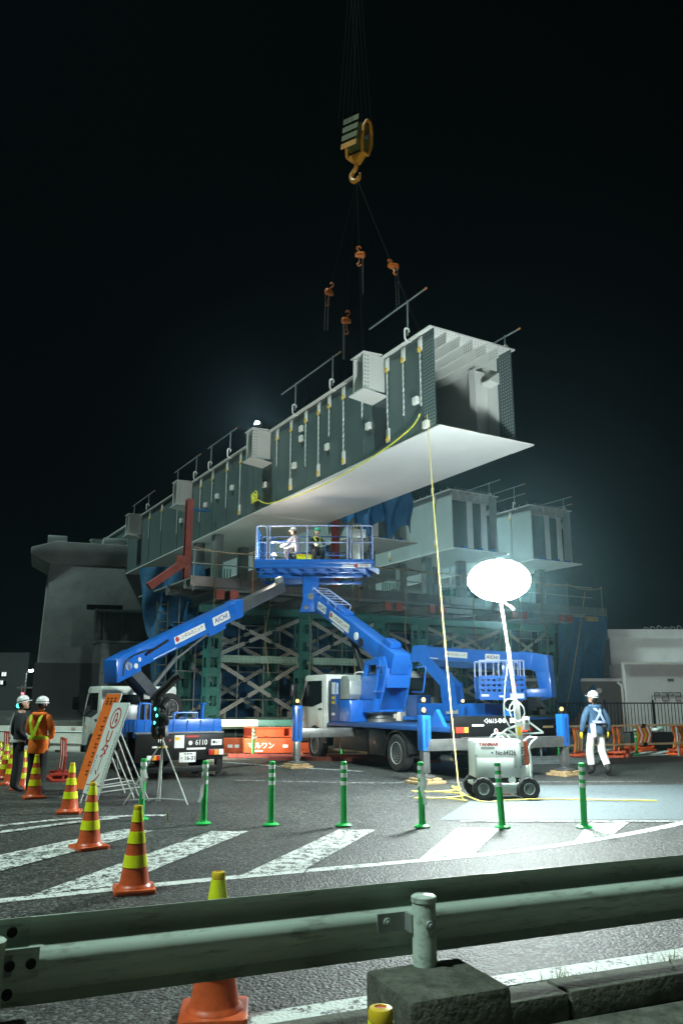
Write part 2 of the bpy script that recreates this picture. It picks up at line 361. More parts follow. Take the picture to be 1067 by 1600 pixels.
sheet('lane_marking', ribbon([(4.6, 21.6), (7.6, 23.6), (11.5, 26.2), (20, 32)], .16), .004, 'marking')
for i in range(6):
    x0 = 5.3 + i * .75; sheet('zebra_marking', [[(x0, 22.6 + i * .42), (x0 + .2, 22.62 + i * .42), (x0 + 3.0, 27.4 + i * .3), (x0 + 2.6, 27.4 + i * .3)]], .008, 'marking_worn')
sheet('lane_marking', ribbon([(-2.3, 17.2), (.4, 16.6), (2.6, 16.75), (6.2, 16.9)], .05), .004, 'marking_worn')
sheet('paving_patch', [[(1.33, 11.6), (6.9, 11.62), (9.5, 16.4), (2.95, 16.1)]], .005, 'pale')
# crack in the asphalt
sheet('road_crack', ribbon([(-.55, 7.75), (-.36, 8.05), (-.33, 8.3), (-.22, 8.55), (-.2, 8.9)], .012), .013, 'hole')
# kerb along the guardrail
RD = Vector((.923, .385, 0))             # along the guardrail
RN = Vector((.385, -.923, 0))            # towards the camera
def kerb():
    m = frame((-2.6, 3.18, 0), Vector((-2.6, 3.18, 0)) + RD)      # y along the rail, x towards the camera
    for i in range(8):
        y0 = i * 1.0 + .004; h = .15 + random.uniform(-.006, .006)
        b = MB(m); b.b(0, .20, y0, y0 + .985, -.05, h)
        yield b
kb = None
for b in kerb():
    if kb is None: kb = b.build('kerb', 'concdark', bev=.012, kind='structure')
    else: b.build('kerb_stone', 'concdark', kb, bev=.012)
sheet('verge', [[(-6, .6), (6, .6), (6, 6.46), (.0, 4.07), (-6, 1.66)]], .02, 'concdark')

# ================================================================ FOREGROUND: guardrail, blocks, weeds
def guardrail():
    t = thing('guardrail', 'pale green corrugated steel guardrail on round posts along the kerb', 'guardrail', (-1.39, 3.55, 0), math.atan2(.385, .923) - math.pi / 2)
    # local y along the rail, local x towards the camera, z up
    prof = [(.012, .73), (.0, .715), (-.028, .69), (-.034, .66), (-.022, .63), (.03, .595), (.046, .565), (.046, .535), (.03, .505), (-.022, .47), (-.034, .44), (-.028, .41), (0, .385), (.012, .37)]
    prof = [(x, .40 + (z - .37) * .33 / .36) for x, z in prof]
    def beam(y0, y1, off, name):
        b = MB(); n = len(prof); vs = [(x + off, y, z) for y in (y0, y1) for x, z in prof] + [(x + off - .0045, y, z) for y in (y0, y1) for x, z in prof]
        fs = []
        for i in range(n - 1): fs += [(i, i + 1, n + i + 1, n + i), (2 * n + i, 3 * n + i, 3 * n + i + 1, 2 * n + i + 1)]
        fs += [(0, n, 3 * n, 2 * n), (n - 1, 3 * n - 1, 4 * n - 1, 2 * n - 1)]
        fs += [(i, 2 * n + i, 2 * n + i + 1, i + 1) for i in range(n - 1)] + [(n + i, n + i + 1, 3 * n + i + 1, 3 * n + i) for i in range(n - 1)]
        b.add(vs, fs); return b.build(name, 'rail', t)
    b1 = beam(.12, 6.5, 0, 'beam'); b2 = beam(-2.5, .30, -.006, 'beam')
    for y in (.02, .10):
        for z in ((.68, .565, .45) if y < .05 else (.565,)):
            MB().lathe([(.022, 0), (.02, .012), (0, .014)], 12, (.012 if z != .565 else .047, y + .03, z), 'x').build('bolt', 'black', b1)
    b = MB(); b.b(.047, .053, -.05, .16, .505, .625); b.build('splice_plate', 'rail', t)
    for y in (-.03, 1.88):
        o = MB().lathe([(.0572, .1), (.0572, .675), (.055, .683)], 28, (.125, y, 0)).build('post', 'rail', t)
        MB().lathe([(.0605, .66), (.0605, .682), (.05, .69), (0, .693)], 28, (.125, y, 0)).build('cap', 'rail', o)
        MB().b(.046, .053, y - .21, y - .05, .525, .605).b(.052, .125, y - .066, y - .058, .525, .605).build('bracket', 'galv', o)
        MB().lathe([(.022, 0), (.02, .012), (.012, .013), (.011, .022), (0, .023)], 12, (.053, y - .16, .565), 'x').build('bolt', 'galv', o)
        MB().lathe([(.024, 0), (.022, .012), (.013, .013), (.012, .022), (0, .023)], 12, (.181, y, .565), 'x').build('bolt', 'galv', o)
        MB().b(.046, .053, y + .05, y + .09, .525, .605).build('bracket', 'galv', o)
guardrail()
def block(y, lab):
    m = frame(Vector((-1.39, 3.55, 0)) + RD * y, Vector((-1.39, 3.55, 0)) + RD * (y + 1))
    b = MB(m); b.b(.08, .53, -.25, .25, -.05, .385)
    return b.build('concrete_block', 'concdark', bev=.022, label=lab, cat='block')
block(1.84, 'mossy dark concrete block under the capped guardrail post')
block(-.12, 'mossy concrete block under the guardrail beam splice')
random.seed(11)
def weed(x, y, z, h, n, dry, lab):
    b = MB()
    for i in range(n):
        a = random.uniform(0, 6.28); l = h * random.uniform(.35, 1.0); sp = random.uniform(.1, .75) * l; x0 = random.gauss(0, h * .18); y0 = random.gauss(0, h * .12)
        b.cur = 0 if random.random() > dry else 1
        d = Vector((math.cos(a), math.sin(a), 0)); q = Vector((-d.y, d.x, 0)) * random.uniform(.002, .0055); p = Vector((x0, y0, 0)); vs = []
        for k in range(4):
            t = k / 3; c = p + d * sp * t * t + Vector((0, 0, l * (t - .22 * t * t))); ww = (1 - t) ** .7 + .05
            vs += [c - q * ww, c + q * ww]
        b.add(vs, [(0, 1, 3, 2), (2, 3, 5, 4), (4, 5, 7, 6)])
    return b.build('weed', ['grass', 'grassd'], label=lab, cat='plant', group='weeds along the kerb', loc=(x, y, z))
for px in ((.06, 4.02, .02, .24, 150, .35), (-.1, 3.92, .02, .2, 80, .45)): weed(*px, 'scrubby green weeds growing against the left side of the concrete block')
for px in [(x, 4.66 + .41 * (x - .85), 0, h, n, d) for x, h, n, d in ((.92, .15, 60, .6), (1.08, .19, 60, .5), (1.22, .25, 80, .5), (1.36, .2, 70, .2), (1.52, .17, 50, .5), (1.74, .2, 65, .7), (1.92, .3, 80, .5), (2.1, .24, 70, .3))] + [(1.75, 4.4, .02, .14, 40, .2), (1.3, 4.25, .02, .1, 30, .2)]:
    weed(*px, 'small grassy weeds in the kerb joint beyond the concrete block')
for px in ((-2.35, 11.5, .0, .26, 11, .7), (-2.02, 11.55, 0, .2, 14, .3)): weed(*px, 'thin weed tuft growing out of the asphalt beside a green delineator')
# ================================================================ TRAFFIC CONES
def make_cone():
    t = thing('traffic_cone', 'x', 'cone')
    def r(z): return .028 + (.128 - .028) * (1 - (z - .05) / .65)
    def seg(z0, z1, d): return [(r(z0) + d, z0), (r(z1) + d, z1)]
    b = MB(); s = .175; k = .022
    poly = [(-s + k, -s), (s - k, -s), (s, -s + k), (s, s - k), (s - k, s), (-s + k, s), (-s, s - k), (-s, -s + k)]
    b.prism(poly, .0, .042, 'z'); o = b.build('base', 'cone', t, bev=.008)
    MB().lathe([(.150, .040), (.146, .052), (r(.06) + .006, .062), (r(.06), .075)] + [(r(z), z) for z in (.2, .4, .6, .70)], 32).build('body', 'cone', t)
    for z0, z1 in ((.205, .30), (.395, .49), (.567, .665)):
        MB().lathe([(r(z0) + .001, z0)] + seg(z0, z1, .0045) + [(r(z1) + .001, z1)], 32).build('reflective_band', 'coney', t)
    MB().lathe([(r(.668) + .004, .668), (r(.668) + .005, .69), (r(.70) + .005, .70), (.018, .703), (.016, .69), (0, .688)], 24).build('cap', 'conecap', t)
    return t
cone0 = make_cone(); first = True
CONES = [((-1.78, 7.42), 'largest orange cone on the tip of a white stripe before the guardrail', .3), ((-2.79, 9.45), 'orange and yellow cone on the worn stripe, second of the row', .7),
         ((-3.95, 12.3), 'orange and yellow cone at the foot of the leaning sign boards', .2), ((-5.14, 14.1), 'dark dusty orange cone just behind the worker in orange', .5),
         ((-5.85, 15.4), None, .1), ((-6.42, 16.3), None, .9), ((-6.98, 17.4), None, .4), ((-7.62, 18.6), None, .6), ((-8.4, 19.9), None, .2),
         ((-.66, 4.63), 'orange cone standing right behind the guardrail beam, yellow top showing above it', .1), ((.115, 2.62), 'yellow topped cone beside the concrete block at the verge', .3)]
for (p, lab, rz) in CONES:
    lab = lab or 'orange and yellow banded cone in the line beyond the two standing workers'
    if first: cone0.location = (p[0], p[1], 0); cone0.rotation_euler[2] = rz; cone0['label'] = lab; cone0['group'] = 'traffic cones along the lane'; first = False
    else:
        c = copy_tree(cone0, None, lab, (p[0], p[1], .02 if p[1] < 3 else 0), rz)
        if p == (-1.0, 0): pass
# ================================================================ DELINEATOR POSTS
def make_delin():
    t = thing('delineator_post', 'x', 'delineator', group='green delineator posts')
    MB().lathe([(.105, 0), (.105, .012), (.085, .026), (.05, .032), (.046, .05)], 24).build('base', 'pgreen', t)
    MB().lathe([(.041, .03), (.0395, .79), (.03, .80), (0, .802)], 20).build('tube', 'pgreen', t)
    for z in (.50, .60, .70): MB().lathe([(.0405, z), (.0425, z + .001), (.0425, z + .05), (.040, z + .051)], 20).build('reflective_band', 'pwhite', t)
    return t
dl = make_delin()
ORD = ['beside the sign tripod', 'with a torn white tape, second from the tripod', 'third from the tripod', 'fourth from the tripod, facing the truck wheel', 'before the coiled yellow hose', 'in front of the generator cart', 'leaning, on the pale paving beside the cart']
for i, (p, ln) in enumerate((((-2.74, 11.6), 0), ((-1.82, 11.2), 0), ((-.92, 11.1), 0), ((.03, 11.05), 0), ((1.04, 10.95), -1), ((2.06, 10.9), -2.5), ((3.11, 10.9), -5.5))):
    o = dl if i == 0 else copy_tree(dl)
    o['label'] = 'green delineator post with white bands ' + ORD[i]; o.location = (p[0], p[1], .009); o.rotation_euler = (0, R(ln), i * 1.3)
for p, lab in (((-2.54, 24.0), 'brightly lit green delineator post before the orange steel beams'), ((.02, 24.5), 'green delineator post in the shade under the lift truck'),
               ((6.0, 23.0), 'green delineator post at the left end of the timber rails'), ((7.75, 28.6), 'green delineator post behind the timber rails near the scaffold'), ((8.78, 24.8), 'green delineator post between the chevron barricades')):
    o = copy_tree(dl, None, lab, (p[0], p[1], .009))
def tape(p, sgn, lab):
    b = MB()
    for k in range(3):
        pts = [Vector((.047 * math.cos(a), .047 * math.sin(a), 0)) for a in (-2.2 + k * .3, -1.2 + k * .3)]
        z = .62 - k * .02; L = (.33, .22, .14)[k]; vs = []
        for j in range(6):
            t = j / 5; off = Vector((sgn * .05 * t * t + .01 * math.sin(j * 2 + k), -.02 * t, -L * t + (.12 if k else 0)))
            vs += [pts[0] + off + Vector((0, 0, z)), pts[1] + off + Vector((0, 0, z + .01 * (-1) ** j))]
        b.add(vs, [(2 * j, 2 * j + 1, 2 * j + 3, 2 * j + 2) for j in range(5)])
    b.build('tape_strip', 'pwhite', loc=(p[0], p[1], 0), label=lab, cat='tape', group='torn tapes on the posts')
tape((-1.82, 11.2), -1, 'torn white tape tied round the delineator second from the tripod'); tape((1.04, 10.95), 1, 'torn white tape hanging beside the hose on a green delineator'); tape((-2.74, 11.6), 1, 'torn white tape wrapped on the delineator at the tripod')

# ================================================================ SIGN BOARDS (facing left, leaning back on pipe frames)
def sign(name, lab, base, W, Hh, boardmat, wh):
    xa = Vector((.64, -.768, 0)); ln = Vector((.768, .64, 0)); up = (ln * .29 + Vector((0, 0, .957))).normalized(); nrm = xa.cross(up)
    t = thing(name, lab, 'sign', base)
    m = Matrix((xa, up, nrm)).transposed().to_4x4()                  # local x to the right as read, y up the board, z out of the face
    MB(m).b(-W / 2, W / 2, .16, Hh, -.012, 0).build('board', boardmat, t)
    f = MB(m)
    for x in (-W / 2, W / 2): f.tube([(x, -.01, -.018), (x, Hh, -.018)], .012)
    for y in (.16, Hh): f.tube([(-W / 2, y, -.018), (W / 2, y, -.018)], .012)
    f.build('frame', 'alu', t)
    for x in (-W / 2 + .03, W / 2 - .03):
        a = m @ Vector((x, Hh * .72, -.03)); e = Vector((a.x, a.y, 0)) + ln * .56
        MB().tube([a, (e.x, e.y, .012)], .012).build('leg', 'alu', t)
        c = a.lerp(e, .78); d = m @ Vector((x, .22, -.03)); MB().tube([c, d], .009).build('strut', 'alu', t)
    c0 = [(m @ Vector((x, Hh * .72, -.03))) for x in (-W / 2 + .03, W / 2 - .03)]
    q = [Vector((p.x, p.y, 0)) + ln * .44 + Vector((0, 0, .26)) for p in c0]; MB().tube(q, .009).build('crossbar', 'alu', t)
    def T(s, x, y, size, mt, sq=1.0, bold=.0): return txt('lettering', s, size, m @ Matrix.Translation((x, y, .002)), mt, t, squeeze=sq, bold=bold)
    if wh:
        b = MB(m)
        for k in range(28):
            a0, a1 = 2 * math.pi * k / 28, 2 * math.pi * (k + 1) / 28
            b.add([(r * math.cos(a), Hh - .25 + r * 1.0 * math.sin(a), .003) for a in (a0, a1) for r in (.145, .175)], [(0, 1, 3, 2)])
        pts = [(-.05, -.1), (-.05, .03), (-.035, .065), (0, .08), (.035, .065), (.05, .03), (.05, -.02)]
        for (x0, y0), (x1, y1) in zip(pts, pts[1:]): b.bar((x0, Hh - .25 + y0, .003), (x1, Hh - .25 + y1, .003), .03, .002)
        b.add([(.0, Hh - .27, .003), (.1, Hh - .27, .003), (.05, Hh - .35, .003)], [(0, 1, 2)])
        b.build('symbol', 'inkred', t)
        T('U', -.02, Hh - .56, .27, 'inkred', 1, .004); T('タ', -.02, Hh - .79, .27, 'inkred', 1, .004); T('｜', -.02, Hh - 1.0, .24, 'inkred', 1, .004); T('ン', -.02, Hh - 1.2, .27, 'inkred', 1, .004)
        k = MB(m)
        for i in range(17):
            y = Hh - .47 - i * .052; k.box((W / 2 - .06, y, .002), (.03 + .012 * (i % 3), .006, .002)); k.box((W / 2 - .06 + .012 * (i % 2), y - .014, .002), (.006, .034, .002)); k.box((W / 2 - .055 - .01 * (i % 3), y - .026, .002), (.034, .006, .002))
        k.build('small_print', 'ink', t)
        k = MB(m)
        for i in range(4):
            y = Hh - .86 - i * .08; k.box((-W / 2 + .06, y, .002), (.05, .008, .002)); k.box((-W / 2 + .06 + .008 * (-1) ** i, y - .025, .002), (.009, .055, .002)); k.box((-W / 2 + .06, y - .045, .002), (.045, .008, .002))
        for i in range(4): k.box((-.13 + i * .085, .21, .002), (.05, .008, .002)); k.box((-.13 + i * .085, .235, .002), (.008, .06, .002)); k.box((-.13 + i * .085, .25, .002), (.05, .008, .002))
        k.build('small_print', 'inkblue', t)
        MB(m).box((0, .30, .002), (W - .03, .012, .002)).build('line', 'inkred', t)
    else:
        k = MB(m)
        for i in range(3):
            x = -.15 + i * .15; y = Hh - .13
            for dy in (-.05, 0, .05): k.box((x, y + dy, .002), (.1, .014, .002))
            k.box((x, y, .002), (.016, .13, .002)); k.box((x + .035, y - .03, .002), (.014, .08, .002))
        for i in range(7):
            y = Hh - .42 - i * .15; k.box((0, y, .002), (.12, .016, .002)); k.box((.02 * (-1) ** i, y - .03, .002), (.016, .09, .002)); k.box((0, y - .06, .002), (.1, .014, .002))
        k.build('lettering', 'ink', t)
    return t
sign('sign_board', 'leaning white sign board with red U turn symbol and lettering on pipe frame', (-3.98, 13.2, 0), .58, 1.62, 'signw', True)
sign('sign_board', 'leaning orange sign board with black lettering behind the white board', (-4.36, 13.95, 0), .58, 1.78, 'signo', False)

# ================================================================ TRIPOD with a bundled cloth and cyan lamps
def tripod():
    t = thing('lamp_tripod', 'silver tripod holding a black bundle with cyan lamps behind a delineator', 'tripod', (-2.86, 13.2, 0))
    top = Vector((.02, 0, .98))
    ft = [(-.52, -.08, .01), (.46, -.02, .01), (-.12, .42, .01)]
    for p in ft: MB().tube([top, p], .0125).build('leg', 'alu', t)
    MB().tube([(.02, 0, .06), (.02, 0, 1.42)], .015).build('pole', 'alu', t)
    for p in ft: q = top.lerp(Vector(p), .93); MB().tube([(.02, 0, .10), q], .008).build('brace', 'alu', t)
    MB().box((-.04, -.02, 1.03), (.14, .1, .07)).build('clamp', 'amber', t, bev=.01)
    b = MB(); rnd = random.Random(3)
    for k in range(9):
        x = -.10 + .045 * (k % 4); y = -.08 + .05 * (k // 4); pts = [(x + rnd.gauss(0, .025) - .10 * max(0, j - 6) / 5 * -1, y + rnd.gauss(0, .02), 1.04 + j * .085) for j in range(8)]
        b.tube(smoothpath(pts, 3), .035 + rnd.random() * .012, 6)
    b.tube(smoothpath([(-.1, -.03, 1.60), (-.06, -.02, 1.70), (.06, 0, 1.82), (.16, .02, 1.93), (.24, .03, 1.98)], 4), [.07] * 17, 7)
    for k in range(5): b.tube(smoothpath([(-.13 + k * .05, -.1, 1.6 - .05 * k), (-.12 + k * .045, -.13, 1.3), (-.1 + k * .03, -.08, 1.0 - .04 * k)], 4), .011, 5)
    b.build('bundle', 'rubblk', t)
    for x, z in ((-.09, 1.46), (-.06, 1.36), (-.09, 1.25)): MB().ell((x, -.15, z), (.013, .012, .024), 10, 6).build('lamp', 'cyan', t)
tripod()

# ================================================================ LIGHT TOWER CART
def wheel_parts(par, c, r, wd, tread=0, side=-1, rimr=.58, rimmat='rim'):
    """axle along local x; the face shown looks to side*x"""
    h = wd / 2; x, y, z = c
    prof = [(r * .50, -h * .8), (r * .66, -h), (r * .90, -h * .96), (r * .985, -h * .72), (r, -h * .4), (r, h * .4), (r * .985, h * .72), (r * .90, h * .96), (r * .66, h), (r * .50, h * .8)]
    b = MB().lathe(prof, 36, (0, 0, 0), 'x')
    if tread:
        for k in range(tread):
            a = 2 * math.pi * k / tread; m = Matrix.Rotation(a, 4, 'X'); old = b.M; b.M = m
            s = 1 if k % 2 else -1
            b.hexa([(s * h * 1.04, -.2 * r * .5, r * .86), (s * h * .02, -.10 * r * .5, r * .97), (s * h * .02, .16 * r * .5, r * .97), (s * h * 1.04, .1 * r * .5, r * .86), (s * h * 1.0, -.2 * r * .5, r * .97), (s * h * .02, -.10 * r * .5, r * 1.035), (s * h * .02, .16 * r * .5, r * 1.035), (s * h * 1.0, .1 * r * .5, r * .97)]); b.M = old
    t = b.build('wheel', 'rubber', par, loc=c)
    s = side
    k = r * rimr
    rp = [(k * 1.04, s * h * .80), (k, s * h * .97), (k * .95, s * h * .94), (k * .90, s * h * .3), (k * .80, s * h * -.05), (k * .60, s * h * -.1), (k * .52, s * h * .15), (k * .30, s * h * .2), (k * .27, s * h * .6), (0, s * h * .64)]
    b = MB().lathe(rp, 30, (0, 0, 0), 'x'); rim = b.build('rim', rimmat, t)
    hb = MB()
    for i in range(6):
        a = i * math.pi / 3; p = (s * h * .16, k * .41 * math.cos(a), k * .41 * math.sin(a)); hb.cyl(p, (p[0] + s * .03, p[1], p[2]), k * .045, n=8)
        a += math.pi / 6; hb.cyl((s * h * -.09, k * .70 * math.cos(a), k * .70 * math.sin(a)), (s * h * -.04, k * .70 * math.cos(a), k * .70 * math.sin(a)), k * .10, n=10)
    hb.build('wheel_nut', 'black', rim, kind='stuff')
    return t
def light_cart():
    t = thing('light_tower', 'white generator cart on four knobbly tyres carrying a lit balloon lamp mast', 'light tower', (2.64, 13.9, 0), R(2))
    g = MB().b(-.44, .36, -.02, .52, .34, .95); body = g.build('generator_housing', 'genw', t, bev=.035)
    for x0, x1, z0, z1 in ((-.40, -.06, .38, .66), (-.05, .22, .38, .66)):
        MB().b(x0, x1, -.028, -.0195, z0, z1).build('panel', 'genw', body, bev=.006)
    for x, z in ((-.41, .9), (-.41, .7), (.25, .7), (.25, .52), (-.3, .36), (.15, .36), (.33, .9), (.33, .52)): MB().cyl((x, -.019, z), (x, -.032, z), .011, n=8).build('latch', 'steel', body)
    txt('lettering', 'YANMAR', .075, face((-.19, -.0225, .876)), 'inkred', body, bold=.004, squeeze=1.05)
    txt('lettering', 'YDG250VS', .05, face((-.21, -.0225, .815)), 'ink', body, bold=.002)
    txt('lettering', 'No.64326', .105, face((.09, -.0225, .74)), 'ink', body, bold=.002, squeeze=.8)
    txt('lettering', '●-', .04, face((-.13, -.0225, .74)), 'inkblue', body)
    MB().b(-.36, .30, .0, .50, .26, .345).build('engine_base', 'black', t)
    for x in (-.28, .18): MB().cyl((x, -.03, .31), (x, .02, .31), .06, n=16).build('mount', 'genw', t)
    fr = MB().b(-.45, .50, -.07, -.01, .215, .262).b(-.45, .50, .51, .57, .215, .262).b(-.45, -.40, -.01, .51, .215, .262).b(.40, .46, -.01, .51, .215, .262)
    fr.build('cart_frame', 'genw', t, bev=.006)
    MB().hexa([(.2, -.075, .22), (.5, -.075, .22), (.5, -.012, .22), (.2, -.012, .22), (.24, -.075, .263), (.5, -.075, .33), (.5, -.012, .33), (.24, -.012, .263)]).build('gusset', 'genw', t)
    p = MB().b(-.2, .24, -.05, -.035, .06, .215); p.build('skirt_panel', 'genw', t)
    for x in (-.19, .22): MB().add([(x - .025, -.0525, .105), (x + .025, -.0525, .105), (x, -.0525, .07)], [(0, 1, 2)]).build('warning_mark', 'inkred', t, smooth=False)
    MB().b(-.12, .14, -.0525, -.0505, .085, .1).build('warning_mark', 'inkred', t)
    for x in (-.33, .42):
        for y, sd in ((-.12, -1), (.64, 1)):
            wheel_parts(t, (x, y, .185), .18, .13, 22, sd, rimr=.5, rimmat='genw').rotation_euler = (0, 0, math.pi / 2 if False else 0)
    return t
ct = light_cart()
for o in [c for c in ct.children if c.name.startswith('wheel')]:      # cart axles run along y
    sd = -1 if o.location.y < 0 else 1
    o.rotation_euler = (0, 0, math.pi / 2)
MB().cyl((-.33, -.06, .185), (-.33, .58, .185), .02).cyl((.42, -.06, .185), (.42, .58, .185), .02).each('axle', 'steel', ct)
MB().b(-.36, -.30, -.02, .54, .17, .222).b(.39, .45, -.02, .54, .17, .222).each('axle_bracket', 'genw', ct)
mt = MB(); mt.bar((.40, .12, .25), (.345, .12, 1.55), .09, .09, (0, 1, 0)); mast = mt.build('mast', 'genw', ct)
MB().bar((.345, .12, 1.45), (.245, .12, 2.5), .056, .056, (0, 1, 0)).build('mast_section', 'genw', mast)
MB().bar((.25, .12, 2.45), (.155, .12, 3.34), .038, .038, (0, 1, 0)).build('mast_section', 'genw', mast)
txt('lettering', 'No.2005', .1, face((.385, .066, .68), (0, 0, -1), (1, 0, 0)), 'ink', mast, bold=.002, squeeze=.85)
MB().b(.325, .395, .064, .068, 1.02, 1.16).build('label_plate', 'yellowd', mast)
b = MB(); b.b(.44, .54, .06, .18, 1.10, 1.32); b.build('winch_box', 'genw', mast, bev=.01); MB().cyl((.49, .055, 1.25), (.49, .04, 1.25), .03).build('winch_dial', 'steel', mast)
b = MB()
for a, c in (((-.02, .1, .955), (.16, .1, 1.12)), ((.16, .1, 1.12), (.36, .1, .985)), ((.16, .1, 1.12), (.42, .1, 1.20)), ((.02, .1, 1.03), (.3, .1, 1.03)), ((.54, .12, 1.24), (.78, .12, 1.06)), ((.40, .12, 1.04), (.78, .12, 1.06))): b.bar(a, c, .03, .03, (0, 1, 0))
b.build('mast_stay', 'genw', ct)
b = MB()
for y in (.02, .48): b.tube(smoothpath([(.50, y, .28), (.52, y, .62), (.50, y, .80), (.54, y, .90), (.64, y, .98)], 4), .018)
b.tube([(.64, .02, .98), (.64, .48, .98)], .016); b.build('push_handle', 'genw', ct)
MB().b(.44, .50, .1, .4, .52, .92).build('cable_reel', 'orange', ct)
MB().b(.42, .56, .08, .42, .3, .54).build('control_box', 'genw', ct, bev=.01)
b = MB(); b.tube([(.22 + .10 * math.cos(a) * 1.0, .05, 1.52 + .10 * math.sin(a) + .06 * 0) for a in [i * .33 for i in range(20)]], .009)
b.tube(smoothpath([(.28, .06, 2.2), (.2, .04, 2.12), (.13, .03, 1.7), (.11, .03, 1.35), (.2, .05, 1.15)], 6), .011)
b.tube(smoothpath([(.3, .05, 1.6), (.42, .02, 1.5), (.45, .02, 1.36), (.36, .02, 1.25), (.24, .02, 1.3), (.2, .03, 1.45), (.28, .05, 1.58)], 5), .01); b.build('cable', 'genw', ct)
b = MB()
for k in range(2): b.tube(smoothpath([(-.1 + .1 * k, .3, .95), (-.06 + .1 * k, .25, 1.02), (.04 + .1 * k, .22, 1.05), (.12 + .1 * k, .2, .96)], 4), .012)
b.build('lifting_loop', 'genw', ct)
bl = MB().ell((.145, .12, 3.66), (.54, .54, .36), 40, 24).build('balloon_lamp', 'balloon', ct)
MB().lathe([(.07, 3.27), (.09, 3.33), (.05, 3.36)], 16, (.155, .12, 0)).build('lamp_socket', 'genw', ct)
MB().tube([(.2, .1, 3.27), (.33, .08, 3.17)], .012).tube([(.31, .08, 3.20), (.37, .08, 3.14)], .02).build('crank', 'genw', ct)

# ================================================================ TIMBER PADS, HOSES
def tpad(x, y, rz, lab, s=1.0):
    t = thing('timber_pad', lab, 'timber pad', (x, y, 0), rz, 'timber pads under the outriggers')
    for k in range(3): MB().b(-.3 * s, .3 * s, -.28 * s + k * .19 * s, -.10 * s + k * .19 * s, 0, .055).build('plank', 'wood', t, bev=.006)
    for k in range(2): MB().b(-.24 * s + k * .25 * s, -.01 * s + k * .25 * s, -.22 * s, .22 * s, .057, .105).build('plank', 'wood', t, bev=.006)
    return t
hz = .022
pts = [(1.95, 13.3, 1.0), (1.98, 13.32, .5), (2.0, 13.35, .12), (2.04, 13.3, .03)]
b = MB(); p0 = Vector((2.2, 19.45, 8.75)); p1 = Vector((1.93, 13.9, .25)); P = [p0.lerp(p1, i / 30) + Vector((0, 0, -.55 * 4 * (i / 30) * (1 - i / 30))) for i in range(31)]
P += [Vector((1.97, 13.75, .04))] + [Vector((1.6 + .42 * math.cos(a), 13.45 + .2 * math.sin(a) + .03 * i, .03 + .004 * i)) for i, a in enumerate([k * .45 + .3 for k in range(30)])]
P += [Vector(q) for q in ((2.2, 13.45, .03), (2.7, 13.6, .03), (3.4, 13.75, .03), (4.2, 13.6, .03), (4.8, 13.55, .03), (5.05, 13.5, .03))]
b.tube(smoothpath(P, 3), .0115, 7); b.build('air_hose', 'hose', label='long yellow hose hanging from the girder and looped on the asphalt by the cart', cat='hose')
